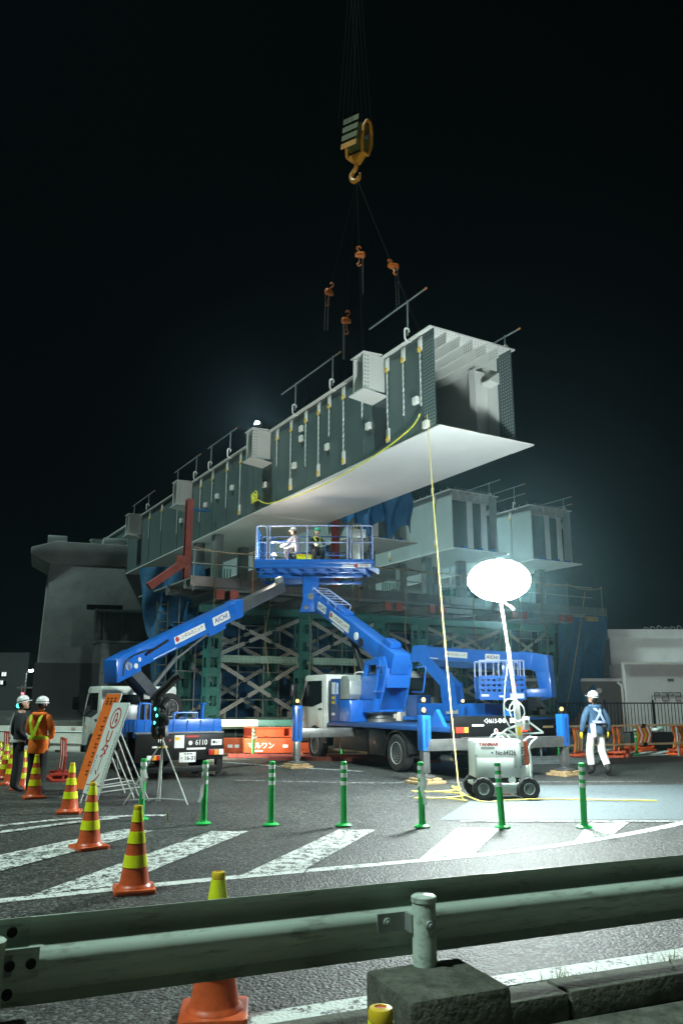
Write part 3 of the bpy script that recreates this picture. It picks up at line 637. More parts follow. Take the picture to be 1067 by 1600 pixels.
# ================================================================ PEOPLE
def person(lab, loc, rz, J, mats, helmet='helmet', scale=1.0, look=0.0, pitch=0.0, gear=None, parent_z=0):
    """J: joint positions (facing +y). mats: (torso, arms, legs, feet, hands) material names"""
    t = thing('person', lab, 'person', loc, rz); t.scale = (scale,) * 3
    P = dict(pel=(0, 0, .93), bel=(0, .01, 1.06), che=(0, .0, 1.27), nb=(0, -.01, 1.43), nt=(0, .01, 1.50),
             hl=(-.095, 0, .88), hr=(.095, 0, .88), kl=(-.1, .02, .48), kr=(.1, .02, .48), al=(-.1, -.02, .10), ar=(.1, -.02, .10), tl=(-.11, .15, .045), tr=(.11, .15, .045),
             sl=(-.175, -.01, 1.39), sr=(.175, -.01, 1.39), el=(-.24, -.02, 1.12), er=(.24, -.02, 1.12), wl=(-.25, .06, .90), wr=(.25, .06, .90))
    P.update(J)
    rad = dict(pel=(.155, .115), bel=(.155, .115), che=(.175, .125), nb=(.085, .075), nt=(.052, .055), hl=(.095, .10), hr=(.095, .10), kl=(.085, .088), kr=(.085, .088), al=(.072, .078), ar=(.072, .078), tl=(.045, .04), tr=(.045, .04),
               sl=(.085, .08), sr=(.085, .08), el=(.066, .066), er=(.066, .066), wl=(.05, .05), wr=(.05, .05))
    E = [('pel', 'bel'), ('bel', 'che'), ('che', 'nb'), ('nb', 'nt'), ('pel', 'hl'), ('hl', 'kl'), ('kl', 'al'), ('al', 'tl'), ('pel', 'hr'), ('hr', 'kr'), ('kr', 'ar'), ('ar', 'tr'), ('che', 'sl'), ('sl', 'el'), ('el', 'wl'), ('che', 'sr'), ('sr', 'er'), ('er', 'wr')]
    K = list(P); me = bpy.data.meshes.new('sk'); me.from_pydata([P[k] for k in K], [(K.index(a), K.index(c)) for a, c in E], [])
    o = bpy.data.objects.new('sk', me); COL.objects.link(o)
    md = o.modifiers.new('Skin', 'SKIN'); md.branch_smoothing = .3
    if not me.skin_vertices:
        bpy.context.view_layer.objects.active = o
    for i, k in enumerate(K):
        me.skin_vertices[0].data[i].radius = rad[k]; me.skin_vertices[0].data[i].use_root = (k == 'pel')
    ss = o.modifiers.new('S', 'SUBSURF'); ss.levels = 2; ss.render_levels = 2
    dg = bpy.context.evaluated_depsgraph_get(); bm_ = bpy.data.meshes.new_from_object(o.evaluated_get(dg)); bpy.data.objects.remove(o)
    b = MB(); vs = [v.co.copy() for v in bm_.vertices]; fs = [tuple(p.vertices) for p in bm_.polygons]
    segs = [(Vector(P[a]), Vector(P[c]), a + ' ' + c) for a, c in E]
    def cls(c):
        best = None
        for a, d, n in segs:
            u = d - a; q = max(0, min(1, (c - a).dot(u) / u.length_squared)); dist = (c - (a + u * q)).length
            if best is None or dist < best[0]: best = (dist, n, q)
        n, q = best[1], best[2]
        if n == 'nb nt': return 5
        if n.split()[1] in ('tl', 'tr') or (n[:1] == 'k' and q > .72): return 3
        if n.split()[0] in ('hl', 'hr', 'kl', 'kr') or (n in ('pel hl', 'pel hr') and c.z < P['pel'][2] - .10): return 2
        if n.split()[0] in ('sl', 'sr', 'el', 'er'): return 1
        return 0
    for f in fs:
        c = sum((vs[i] for i in f), Vector()) / len(f); b.mi.append(cls(c))
    b.v = vs; b.f = fs
    # head, ears, nose
    H = Vector(P['nt']) + Vector((0, .015, .115)); hm = Matrix.Translation(H) @ Matrix.Rotation(look, 4, 'Z') @ Matrix.Rotation(pitch, 4, 'X')
    b.M = hm; b.cur = 5
    b.ell((0, 0, .01), (.075, .092, .112), 16, 12); b.ell((0, .035, -.065), (.052, .055, .05), 12, 8)
    b.hexa([(-.016, .078, -.03), (.016, .078, -.03), (.008, .07, .025), (-.008, .07, .025), (-.013, .112, -.028), (.013, .112, -.028), (.006, .088, .022), (-.006, .088, .022)])
    for s in (-1, 1): b.ell((s * .076, -.008, -.01), (.012, .022, .034), 8, 6)
    b.cur = 6
    for s in (-1, 1): b.ell((s * .03, .083, .012), (.013, .007, .007), 8, 6)
    b.ell((0, .087, -.062), (.024, .008, .005), 8, 6); b.ell((0, -.028, -.012), (.079, .078, .085), 14, 8)
    # hands
    b.M = Matrix(); b.cur = 4
    for s, e, wv in ((-1, 'el', 'wl'), (1, 'er', 'wr')):
        d = (Vector(P[wv]) - Vector(P[e])).normalized(); m = frame(P[wv], Vector(P[wv]) + d, (s * -1, .2, 0)); b.M = m
        b.ell((0, .05, 0), (.043, .06, .024), 10, 8)
        for k, (x, L) in enumerate(((-.03, .062), (-.01, .075), (.01, .07), (.029, .055))):
            b.tube([(x, .085, 0), (x, .085 + L * .5, .006), (x, .085 + L * .85, .026), (x, .085 + L * .8, .045)], [.0115, .011, .010, .008], 6)
        b.tube([(-.035, .03, .006), (-.062, .065, .016), (-.058, .1, .028)], [.014, .012, .009], 6)
    b.M = Matrix()
    me2 = b.mesh('body', [mats[0], mats[1], mats[2], mats[3], mats[4], 'skin', 'rubblk'])
    link('body', me2, t)
    # helmet
    h = MB(hm); h.lathe([(.118, .022), (.122, .028), (.118, .055), (.108, .09), (.086, .124), (.05, .146), (0, .153)], 24); h.lathe([(.118, .022), (.128, .018), (.13, .024), (.118, .034)], 24)
    h.hexa([(-.075, .09, .02), (.075, .09, .02), (.05, .16, .012), (-.05, .16, .012), (-.075, .09, .034), (.075, .09, .034), (.05, .16, .022), (-.05, .16, .022)])
    for x in (-.022, 0, .022): h.tube([(x, -.085, .10), (x, -.04, .145), (x, .03, .15), (x, .085, .105)], .007, 5)
    hh = h.build('helmet', helmet, t)
    MB(hm).lathe([(.1225, .036), (.1235, .05), (.1195, .053)], 24).build('helmet_band', 'ink', hh)
    if gear: gear(t, P)
    bpy.data.meshes.remove(bm_)
    return t
def webbing(t, pts, wd, m, name='webbing', nrm=(0, -1, 0)):
    b = MB()
    for a, c in zip(pts, pts[1:]): b.bar(a, c, wd, .012, nrm)
    return b.build(name, m, t)
def hood(t, m, z=1.435):
    MB().tube(smoothpath([(-.1, .02, z), (-.09, -.09, z + .0), (0, -.135, z - .005), (.09, -.09, z), (.1, .02, z)], 4), .042, 8).build('hood', m, t)
def gear_or(t, P):
    y = -.185
    b = MB()
    webbing(t, [(-.10, y + .05, 1.42), (-.085, y - .005, 1.3), (-.01, y - .01, 1.03)], .055, 'lime'); webbing(t, [(.10, y + .05, 1.42), (.085, y - .005, 1.3), (-.01, y - .014, 1.03)], .055, 'lime')
    MB().lathe([(.01, .985), (.172, .986), (.178, 1.0), (.178, 1.035), (.172, 1.049), (.01, 1.05)], 24, (0, 0, 0)).build('belt', 'lime', t)
    t.children[-1].scale = (1.02, .98, 1)
    hood(t, 'hiviz')
    MB().lathe([(.165, .74), (.175, .78), (.178, .9), (.172, 1.0), (.10, 1.01)], 24).build('jacket_hem', 'hiviz', t)
def gear_dark(t, P):
    MB().lathe([(.10, .905), (.166, .906), (.166, .95), (.10, .951)], 20).build('belt', 'pwhite', t)
    webbing(t, [(-.12, -.10, 1.44), (-.1, -.15, 1.25), (-.05, -.155, 1.0)], .04, 'pwhite')
def gear_navy(t, P):
    y = -.165
    webbing(t, [(-.12, -.06, 1.46), (-.06, y - .01, 1.36), (.02, y - .02, 1.30), (.10, y - .012, 1.13)], .042, 'strap'); webbing(t, [(.10, -.05, 1.46), (.03, y - .02, 1.32), (-.09, y - .012, 1.13)], .042, 'strap')
    webbing(t, [(-.15, y + .01, 1.12), (.0, y - .02, 1.115), (.15, y + .01, 1.11)], .05, 'strap'); webbing(t, [(.02, y - .02, 1.30), (.13, y + .01, 1.12)], .04, 'strap')
    MB().b(-.2, -.1, -.19, -.13, .80, 1.08).build('pouch', 'pwhite', t, bev=.012)
    MB().lathe([(.160, .86), (.172, .88), (.172, .94), (.155, 1.02), (.1, 1.03)], 24).build('jacket_hem', 'navy', t)
    hood(t, 'navy')
person('worker in orange jacket with lime cross straps and white helmet, seen from behind', (-5.30, 14.55, 0), R(-12), dict(el=(-.25, .02, 1.13), wl=(-.12, .2, 1.02), er=(.26, .0, 1.12), wr=(.13, .2, 1.0), kl=(-.1, .02, .48), kr=(.09, .03, .48)),
       ('hiviz', 'hiviz', 'dark', 'boot', 'glovew'), scale=.945, look=R(25), gear=gear_or)
person('worker in dark jacket with white helmet looking up beside the orange jacket', (-5.80, 14.95, 0), R(-58), dict(el=(-.23, -.1, 1.12), wl=(-.2, .05, .93), er=(.24, -.08, 1.12), wr=(.2, .1, .95)),
       ('dark', 'dark', 'dark', 'boot', 'dark'), scale=.955, look=R(-12), pitch=R(14), gear=gear_dark)
person('worker walking in navy jacket, white trousers and yellow gloves on the paving', (5.55, 18.1, 0), R(14), dict(kl=(-.12, .10, .50), al=(-.13, .03, .11), tl=(-.14, .19, .05), kr=(.13, .02, .47), ar=(.16, -.16, .13), tr=(.17, -.02, .05),
       el=(-.30, -.04, 1.13), wl=(-.30, .06, .90), er=(.29, -.05, 1.13), wr=(.32, .04, .91), hl=(-.1, 0, .88), hr=(.1, 0, .88)),
       ('navy', 'navy', 'trouw', 'boot', 'glove'), scale=1.02, look=R(38), pitch=R(10), gear=gear_navy)
sit = dict(kl=(-.14, .36, .72), kr=(.14, .36, .74), al=(-.14, .18, .36), ar=(.14, .2, .36), tl=(-.15, .33, .32), tr=(.15, .34, .32), pel=(0, -.05, .68), bel=(0, -.02, .82), che=(0, .04, 1.04), nb=(0, .07, 1.2), nt=(0, .10, 1.27), hl=(-.1, 0, .66), hr=(.1, 0, .66))
def lower(d, dz): return {k: (x, y, z - dz) for k, (x, y, z) in d.items()}
s2 = dict(sit); s2.update(sl=(-.175, .03, 1.16), sr=(.175, .03, 1.16), el=(-.26, .16, .98), er=(.26, .16, .98), wl=(-.2, .38, .90), wr=(.2, .38, .9))
person('crouching worker in pale overalls and white helmet on the raised blue platform', (-1.5, 26.1, 5.97), R(68), lower(s2, .27), ('lilac', 'lilac', 'dark', 'boot', 'glovew'), look=R(10))
def gear_y(t, P): webbing(t, [(-.12, .10, .93), (-.08, .19, .78), (-.06, .17, .60)], .05, 'lime', nrm=(0, 1, 0)); webbing(t, [(.12, .10, .93), (.06, .19, .78), (.02, .17, .60)], .05, 'lime', nrm=(0, 1, 0)); webbing(t, [(-.1, -.10, .93), (.02, -.12, .6)], .05, 'lime'); webbing(t, [(.1, -.10, .93), (.0, -.12, .6)], .05, 'lime')
person('worker in dark clothes and green helmet with lime straps on the raised blue platform', (-.87, 26.3, 5.97), R(205), lower(s2, .27), ('dark', 'dark', 'dark', 'boot', 'glovew'), helmet='helmetg', pitch=R(-8), gear=gear_y)
# ================================================================ LIFT TRUCKS   local x right, y forward, origin under the rear axle
def truck_base(lab, loc, rz, wb, hw, wr, deck_z, y_rear, cab, cabtop, sidepanel, number, zro=-.12):
    """cab = (y_back, y_front)"""
    t = thing('lift_truck', lab, 'lift truck', (loc[0], loc[1], 0), rz)
    y0, y1 = cab; zb = deck_z - .42
    MB().b(-.42, -.30, y_rear + .1, y1 - .3, deck_z - .34, deck_z - .1).b(.30, .42, y_rear + .1, y1 - .3, deck_z - .34, deck_z - .1).b(-.3, .3, .9, 1.1, deck_z - .34, deck_z - .12).b(-.3, .3, y_rear + .15, y_rear + .3, deck_z - .34, deck_z - .12).build('chassis_frame', 'black', t)
    for x, sd in ((-hw + .13, -1), (hw - .13, 1)):
        wheel_parts(t, (x, 0, wr), wr, .26 if wr > .38 else .22, 0, sd); wheel_parts(t, (x, wb, wr), wr, .24 if wr > .38 else .2, 0, sd)
        MB().prism([(wr * 1.25 * math.cos(a), wr + wr * 1.22 * math.sin(a)) for a in [i * math.pi / 10 for i in range(11)]] + [(wr * 1.18 * math.cos(a), wr + wr * 1.15 * math.sin(a)) for a in [i * math.pi / 10 for i in range(10, -1, -1)]], x - .13, x + .13, 'x').build('mudguard', 'black', t)
    MB().cyl((-hw + .2, 0, wr), (hw - .2, 0, wr), .075).cyl((-hw + .2, wb, wr), (hw - .2, wb, wr), .055).ell((0, 0, wr), (.2, .2, .2)).each('axle', 'black', t)
    # cab
    s = (y1 - y0); H = cabtop; z0 = zb + .1
    prof = [(y0, z0 + .05), (y0, H - .08), (y0 + .07, H), (y1 - s * .30, H), (y1 - s * .24, H - .04), (y1 - .05, z0 + (H - z0) * .50), (y1, z0 + (H - z0) * .40), (y1, z0 - .12), (y1 - s * .1, z0 - .14)]
    arch = [(wb + wr * 1.2 * math.cos(a), max(z0 - .12, wr + wr * 1.2 * math.sin(a))) for a in [i * math.pi / 8 for i in range(9)]]
    arch = [(y, z) for y, z in arch if y < y1 - .02 and y > y0 + .02]
    c = MB().prism(prof + arch, -hw + .02, hw - .02, 'x'); cb = c.build('cab', 'cabw', t, bev=.03)
    zm = z0 + (H - z0) * .52
    win = [(y0 + s * .16, zm), (y0 + s * .16, H - .16), (y1 - s * .33, H - .16), (y1 - s * .14, zm + .05), (y1 - s * .14, zm - .10), (y0 + s * .5, zm - .12)]
    for sd in (-1, 1):
        x = sd * (hw - .02)
        w_ = MB().prism(win, min(x - sd * .01, x + sd * .004), max(x - sd * .01, x + sd * .004), 'x').build('side_window', 'glass', cb)
        d = MB()
        for a, e in (((y0 + s * .11, z0 + .08), (y0 + s * .11, H - .1)), ((y1 - s * .10, z0 + .34), (y1 - s * .12, zm)), ((y0 + s * .11, z0 + .08), (y1 - s * .45, z0 + .08))): d.bar((x, a[0], a[1]), (x, e[0], e[1]), .006, .012)
        d.build('door_seam', 'ink', cb); MB().b(x - .015, x + .015, y0 + s * .16, y0 + s * .27, zm - .19, zm - .15).build('door_handle', 'black', cb)
        MB().tube(smoothpath([(x, y1 - s * .28, H - .16), (x + sd * .22, y1 - s * .12, H - .25), (x + sd * .24, y1 - s * .1, H - .5), (x, y1 - s * .1, zm - .1)], 4), .014).build('mirror_arm', 'rubblk', cb)
        MB().b(x + sd * .24 - .09, x + sd * .24 + .09, y1 - s * .13, y1 - s * .06, H - .58, H - .24).build('mirror', 'rubblk', cb, bev=.025)
        MB().b(x - .01, x + .01, y1 - .42, y1 - .3, z0 + .3, z0 + .37).build('side_marker', 'amber', cb)
        MB().b(sd * (hw - .42) - .13, sd * (hw - .42) + .13, y1 - .01, y1 + .015, z0 + .02, z0 + .16).build('headlight', 'pwhite', cb, bev=.01)
    a = (y1 - s * .235, H - .06); e = (y1 - .045, z0 + (H - z0) * .50); n = Vector((0, e[1] - a[1], a[0] - e[0])) * -1; n.normalize()
    p = [Vector((x, q[0], q[1])) for q, x in ((a, -hw + .12), (a, hw - .12), (e, hw - .1), (e, -hw + .1))]
    MB().hexa([q - n * .01 for q in p] + [q + n * .006 for q in p]).build('windscreen', 'glass', cb)
    MB().b(-hw + .3, hw - .3, y0 - .006, y0 + .01, zm + .02, H - .2).build('rear_window', 'glass', cb, bev=.004)
    MB().b(-hw + .02, hw - .02, y1 - .12, y1 + .05, z0 - .30, z0 - .13).build('bumper', 'black', t, bev=.02)
    MB().b(-hw + .05, hw - .05, y0 + .1, y1 - .2, z0 - .25, z0 + .04).build('cab_floor', 'black', t)
    # deck
    MB().b(-hw, hw, y_rear, y0 - .12, deck_z - .10, deck_z).build('deck', sidepanel, t, bev=.008)
    # under-deck boxes on both sides
    for sd in (-1, 1):
        x0, x1 = sorted((sd * (hw - .38), sd * (hw - .05)))
        MB().b(x0, x1, wr * 1.35, wr * 1.35 + .75, .32, deck_z - .12).build('tool_box', 'black', t, bev=.015)
        MB().b(x0 + .03, x1 - .03, wr * 1.35 + .82, y0 - .25, .36, deck_z - .16).build('fuel_tank', 'black', t, bev=.04)
        b = MB()
        for k in (0, .35): b.tube([(sd * (hw - .03), y0 - .9 + k, deck_z - .1), (sd * (hw + .01), y0 - .8 + k, .34)], .014)
        b.tube([(sd * (hw + .01), y0 - .8, .34), (sd * (hw + .01), y0 - .45, .34)], .014); b.build('step', 'steel', t)
    MB().cyl((-.2, wb - 1.3, .55), (.2, wb - 1.5, .5), .16).b(-.2, .2, y0 - .5, y0 + .6, .4, .75).build('gearbox', 'black', t)
    # rear end
    zr = deck_z + zro
    rp = MB().b(-hw, hw, y_rear - .05, y_rear - .002, zr - .44, zr + .09).build('rear_panel', 'black', t, bev=.01)
    MB().b(-hw + .1, hw - .1, y_rear - .02, y_rear + .1, zr - .68, zr - .56).build('rear_bumper', 'black', t, bev=.01)
    return t, cb, rp
def tail_lamp(par, x, y, z, sd, lit, w=.34, h=.13):
    o = MB().b(x - w / 2, x + w / 2, y - .03, y, z - h / 2, z + h / 2).build('tail_lamp', 'rubblk', par, bev=.006)
    k = ['tail_on', 'tail_on', 'amber_on'] if lit else ['tail', 'amber', 'pwhite']
    for i, m in enumerate(k):
        cx = x + sd * (w * .02 - w * .31 * (i - 1) * (1 if lit else -1)); MB().b(cx - w * .14, cx + w * .14, y - .045, y - .031, z - h * .42, z + h * .42).build('lens', m, o, bev=.004)
def outrigger(t, lx, y, z_beam, bw, ztop, base_x, lampcol=True, nl=1):
    x0, x1 = sorted((base_x, lx)); sd = 1 if lx > 0 else -1
    MB().b(x0, x1 - (.06 if sd > 0 else 0), y - bw / 2, y + bw / 2, z_beam - .11, z_beam + .11).build('outrigger_beam', 'steel', t, bev=.006)
    leg = MB().b(lx - .10, lx + .10, y - .10, y + .10, .62, ztop).build('outrigger_leg', 'blue', t, bev=.012)
    MB().b(lx - .075, lx + .075, y - .075, y + .075, .2, .64).build('inner_leg', 'steel', leg, bev=.006)
    MB().lathe([(.21, .115), (.21, .14), (.07, .17), (.06, .24)], 18, (lx, y, 0)).build('foot_plate', 'steel', leg)
    MB().b(lx - .03, lx + .03, y - .115, y - .10, .7, ztop - .08).build('cover_strip', 'blued', leg)
    for k in range(nl):
        z = ztop + .03 + k * .2
        MB().lathe([(.045, z), (.05, z + .02), (.04, z + .04)], 12, (lx, y, 0)).build('lamp_base', 'rubblk', leg)
        MB().ell((lx, y, z + .075), (.038, .038, .042), 12, 8).build('marker_lamp', 'warm', leg)
    return leg
def boom_section(par, a, c, w, h, m, name, bev=.02):
    L = (Vector(c) - Vector(a)).length
    return MB(frame(a, c)).b(-w / 2, w / 2, 0, L, -h / 2, h / 2).build(name, m, par, bev=bev)
def plate(par, fr, x, y0, y1, z0, z1, m='decal'):
    s = 1 if x > 0 else -1
    return MB(fr).b(min(x, x + s * .004), max(x, x + s * .004), y0, y1, z0, z1).build('decal', m, par)
def sidetext(par, fr, x, y, z, s, size, m, **k):
    # on the boom's side facing -x (reads along -y) or +x (reads along +y)
    d = (0, -1, 0) if x < 0 else (0, 1, 0)
    return txt('lettering', s, size, fr @ face((x, y, z), d), m, par, **k)

# ---------------------------------------------------------------- centre truck with the big platform
A1 = R(27.8)
T1, cb1, rp1 = truck_base('blue lift truck with white cab carrying the big raised platform on outriggers', (2.15, 19.5), A1, 4.27, 1.03, .42, 1.04, -2.15, (3.55, 5.35), 2.28, 'blued', '4613', .14)
for x, sd in ((-.78, -1), (.78, 1)): tail_lamp(rp1, x, -2.2, .99, sd, True)
txt('lettering', '◁4613-●●', .13, face((.1, -2.203, 1.16)), 'inkwhite', rp1, squeeze=.9)
MB().lathe([(.05, 0), (0, .003)], 14, (0, 0, 0), 'x').build('reflector', 'decal', rp1, loc=(.12, -2.2, .96), rz=R(-90)); txt('lettering', '●', .08, face((.12, -2.2045, .96)), 'inkred', rp1)
MB().b(-.5, -.2, -2.206, -2.2, 1.06, 1.10).b(.5, .8, -2.206, -2.2, 1.12, 1.22).each('decal', 'decal', rp1)
outrigger(T1, -1.82, -2.38, .72, .2, 1.3, -.2, nl=2); outrigger(T1, 1.82, -2.38, .72, .2, 1.3, .2)
MB().b(-.85, .85, -2.5, -2.26, .59, .852).build('outrigger_box', 'steel', T1, bev=.01)
outrigger(T1, -2.5, 2.2, .98 - .17, .18, 1.47, -.3); outrigger(T1, 2.5, 2.2, .81, .18, 1.47, .3)
mz = Matrix.Rotation(A1, 4, 'Z'); mz.translation = (2.15, 19.5, 0)
for x, y, lab in ((-1.82, -2.38, 'stacked timber pad under the rear outrigger leg before the delineators'), (1.82, -2.38, 'stacked timber pad under the rear outrigger leg behind the generator cart'), (-2.5, 2.2, 'dark timber pad under the front outrigger leg by the orange beams'), (2.5, 2.2, 'timber pad under the far front outrigger leg of the centre truck')):
    p = mz @ Vector((x, y, 0)); tpad(p.x, p.y, A1 + .1, lab)
for k in range(2):
    MB().hexa([(-1.0 + 1.9 * k, -1.9, 1.045), (-.9 + 1.9 * k, -1.9, 1.045), (-.9 + 1.9 * k, -1.3, 1.045), (-1.0 + 1.9 * k, -1.3, 1.045), (-1.0 + 1.9 * k, -1.9, 1.05), (-.9 + 1.9 * k, -1.9, 1.05), (-.9 + 1.9 * k, -1.6, 1.4), (-1.0 + 1.9 * k, -1.6, 1.4)]).build('deck_bracket', 'blue', T1)
# turret
ty = 2.62
MB().lathe([(.52, 1.04), (.52, 1.12), (.45, 1.14), (.45, 1.24), (.55, 1.25), (.55, 1.30)], 28, (0, ty, 0)).build('slew_ring', 'steel', T1)
tp = [(ty + .55, 1.30), (ty + .5, 1.55), (ty + .05, 2.35), (ty - .55, 2.68), (ty - 1.05, 2.68), (ty - 1.18, 2.45), (ty - .95, 1.75), (ty - .75, 1.30)]
tur = MB().prism(tp, -.40, -.34, 'x').prism(tp, .34, .40, 'x').b(-.34, .34, ty - .74, ty + .5, 1.301, 1.36).b(-.34, .34, ty - 1.1, ty - .9, 1.9, 2.4).build('turret', 'blue', T1, bev=.01)
fr_ = [(ty - .2, 1.34), (ty - .55, 2.55), (ty - 1.2, 2.55), (ty - .85, 1.34)]
def ringx(x, poly, wd, m, name, par):
    b = MB()
    for i in range(len(poly)):
        a, c = poly[i], poly[(i + 1) % len(poly)]; b.bar((x, a[0], a[1]), (x, c[0], c[1]), .07, wd)
    return b.build(name, m, par)
ringx(-.60, fr_, .10, 'blue', 'operator_frame', tur)
MB().hexa([(-.63, ty - .27, 1.62), (-.62, ty - .27, 1.62), (-.62, ty - .93, 1.62), (-.63, ty - .93, 1.62), (-.63, ty - .46, 2.2), (-.62, ty - .46, 2.2), (-.62, ty - 1.12, 2.2), (-.63, ty - 1.12, 2.2)]).build('operator_panel', 'blue', tur)
MB().b(-.62, -.40, ty - .82, ty - .2, 1.30, 1.62).build('operator_step', 'blue', tur, bev=.02)
MB().b(-.58, -.42, ty - 1.0, ty - .6, 2.25, 2.48).build('control_levers', 'glass', tur, bev=.01)
for x in (-.66, .5):
    MB().tube(smoothpath([(x, ty - 1.15, 2.42), (x, ty - 1.55, 2.42), (x, ty - 1.62, 2.35), (x, ty - 1.5, 1.85), (x, ty - 1.42, 1.8), (x, ty - 1.0, 1.8)], 3), .022).build('guard_rail', 'blue', tur)
MB().tube(smoothpath([(-.64, ty - .45, 2.3), (-.64, ty - .05, 2.3), (-.64, ty + .05, 2.2), (-.64, ty + .05, 1.9)], 3), .02).tube([(-.64, ty - .3, 1.9), (-.64, ty + .08, 1.9)], .02).build('grab_rail', 'decal', tur)
MB().b(-.66, -.42, ty - .15, ty + .02, 1.5, 1.72).each('decal', 'decal', tur)
cabn = MB().b(-.98, -.45, ty + .25, ty + .75, 1.045, 2.15).build('control_cabinet', 'blued', T1, bev=.015)
MB().b(-.986, -.981, ty + .32, ty + .68, 1.75, 2.06).each('decal', 'decal', cabn)
for z in (1.62, 1.5, 1.2): MB().b(-.986, -.981, ty + .5, ty + .68, z, z + .07).each('decal', 'yellowd' if z > 1.4 else 'decal', cabn)
MB().prism([(ty - .2, 1.62), (ty + .22, 1.62), (ty + .22, 2.08), (ty + .1, 2.22), (ty - .2, 2.22), (ty - .32, 2.08), (ty - .32, 1.74)], -.98, -.62, 'x').build('motor_box', 'galv', T1, bev=.015)
MB().b(-.98, -.5, ty - .35, ty + .24, 1.05, 1.6).build('valve_box', 'blue', T1, bev=.015)
MB().tube(smoothpath([(-1.0, ty + .3, 1.5), (-1.06, ty + .3, 1.55), (-1.06, ty + .3, 2.0), (-1.0, ty + .3, 2.05)], 3), .015).build('grab_rail', 'blue', T1)
# boom
piv = Vector((0, ty - .95, 2.62)); tip = Vector((.28, 6.9, 4.78))
fb = frame(piv, tip); LB = (tip - piv).length
bm1 = MB(fb).b(-.225, .225, -.3, LB - .35, -.235, .235).build('boom', 'blue', T1, bev=.03)
MB(fb).b(-.18, .18, LB - .36, LB + .25, -.18, .18).build('inner_boom', 'blue', bm1, bev=.02)
MB(fb).b(-.25, .25, -.36, .45, -.27, .27).build('boom_foot', 'blue', bm1, bev=.02)
MB(fb).b(-.16, .16, .05, .5, .271, .42).build('boom_top_box', 'blue', bm1, bev=.02)
MB(fb).b(-.2295, -.2255, LB - 1.4, LB - .75, -.11, .12).each('decal', 'decal', bm1); sidetext(bm1, fb, -.2315, LB - 1.08, 0, 'AICHI', .2, 'inkblue', bold=.003, spacing=1.12)
MB(fb).b(-.2295, -.2255, LB - 3.2, LB - 1.75, -.12, .12).each('decal', 'decal', bm1); sidetext(bm1, fb, -.2315, LB - 2.55, 0, 'レンタルのニッケン', .155, 'ink'); sidetext(bm1, fb, -.2315, LB - 1.86, 0, '●', .2, 'inkred')
MB(fb).b(-.2295, -.2255, LB - 2.9, LB - 2.0, -.2, -.16).each('decal', 'decal', bm1)
MB(fb).cyl((-.26, LB - 3.75, -.02), (-.226, LB - 3.75, -.02), .11).build('boom_lamp', 'decal', bm1); MB(fb).cyl((-.26, LB - 4.1, -.08), (-.226, LB - 4.1, -.08), .12).build('boom_sheave', 'rubblk', bm1)
rl = MB(fb)
for x in (-.24, .24):
    rl.tube([(x, LB - 2.1, .40), (x, LB - .2, .40)], .02, 6)
    for y in (LB - 2.1, LB - 1.5, LB - .9, LB - .2): rl.tube([(x, y, .26), (x, y, .40)], .014, 6)
for k in range(7): rl.tube([(-.24, LB - 2.0 + k * .3, .40), (.24, LB - 2.0 + k * .3, .40)], .014, 6)
rl.build('boom_ladder', 'strap', bm1)
MB(fb).b(-.17, .17, LB - 2.6, LB - 1.6, .236, .31).build('hose_cover', 'blue', bm1, bev=.01)
MB().cyl(Vector((0, ty + .3, 1.7)), fb @ Vector((0, 2.6, -.3)), .09).cyl(fb @ Vector((0, 1.2, -.9)), fb @ Vector((0, 2.9, -.3)), .05).build('lift_cylinder', 'black', T1)
# head, post and platform: aligned with the world axes
im = mz.inverted()
hd = MB(im); c0 = (-1.02, 25.55)
hd.b(c0[0] - .22, c0[0] + .30, c0[1] - .2, c0[1] + .3, 4.55, 5.46); head = hd.build('boom_head', 'blue', T1, bev=.03)
MB(im).hexa([(c0[0] - .3, c0[1] - .24, 4.3), (c0[0] + .34, c0[1] - .24, 4.3), (c0[0] + .34, c0[1] + .3, 4.3), (c0[0] - .3, c0[1] + .3, 4.3), (c0[0] - .16, c0[1] - .24, 4.9), (c0[0] + .3, c0[1] - .24, 4.9), (c0[0] + .3, c0[1] + .3, 4.9), (c0[0] - .16, c0[1] + .3, 4.9)]).build('head_yoke', 'blue', head, bev=.02)
MB(im).b(c0[0] - 1.0, c0[0] - .2, c0[1] - .1, c0[1] + .4, 5.20, 5.46).build('swing_arm', 'blued', head, bev=.03)
MB(im).cyl((c0[0] + .05, c0[1] - .26, 4.8), (c0[0] + .05, c0[1] - .2, 4.8), .1).cyl((c0[0] - .1, c0[1] - .27, 4.45), (c0[0] - .1, c0[1] - .2, 4.45), .07).each('pivot_pin', 'steel', head)
PX0, PX1, PY0, PY1, PZ = -2.76, 1.02, 25.3, 27.1, 5.97
fl = MB(im).b(PX0, PX1, PY0, PY1, PZ - .04, PZ).build('platform_floor', 'blue', T1)
MB(im).b(PX0, PX1, PY0 - .03, PY0 - .001, PZ - .26, PZ - .13).b(PX0, PX1, PY0 - .03, PY0 - .001, PZ - .122, PZ + .02).b(PX0, PX1, PY1, PY1 + .03, PZ - .26, PZ + .02).b(PX0 - .03, PX0 - .001, PY0, PY1, PZ - .26, PZ + .02).b(PX1 + .001, PX1 + .03, PY0, PY1, PZ - .26, PZ + .02).build('platform_fascia', 'blue', fl, bev=.006)
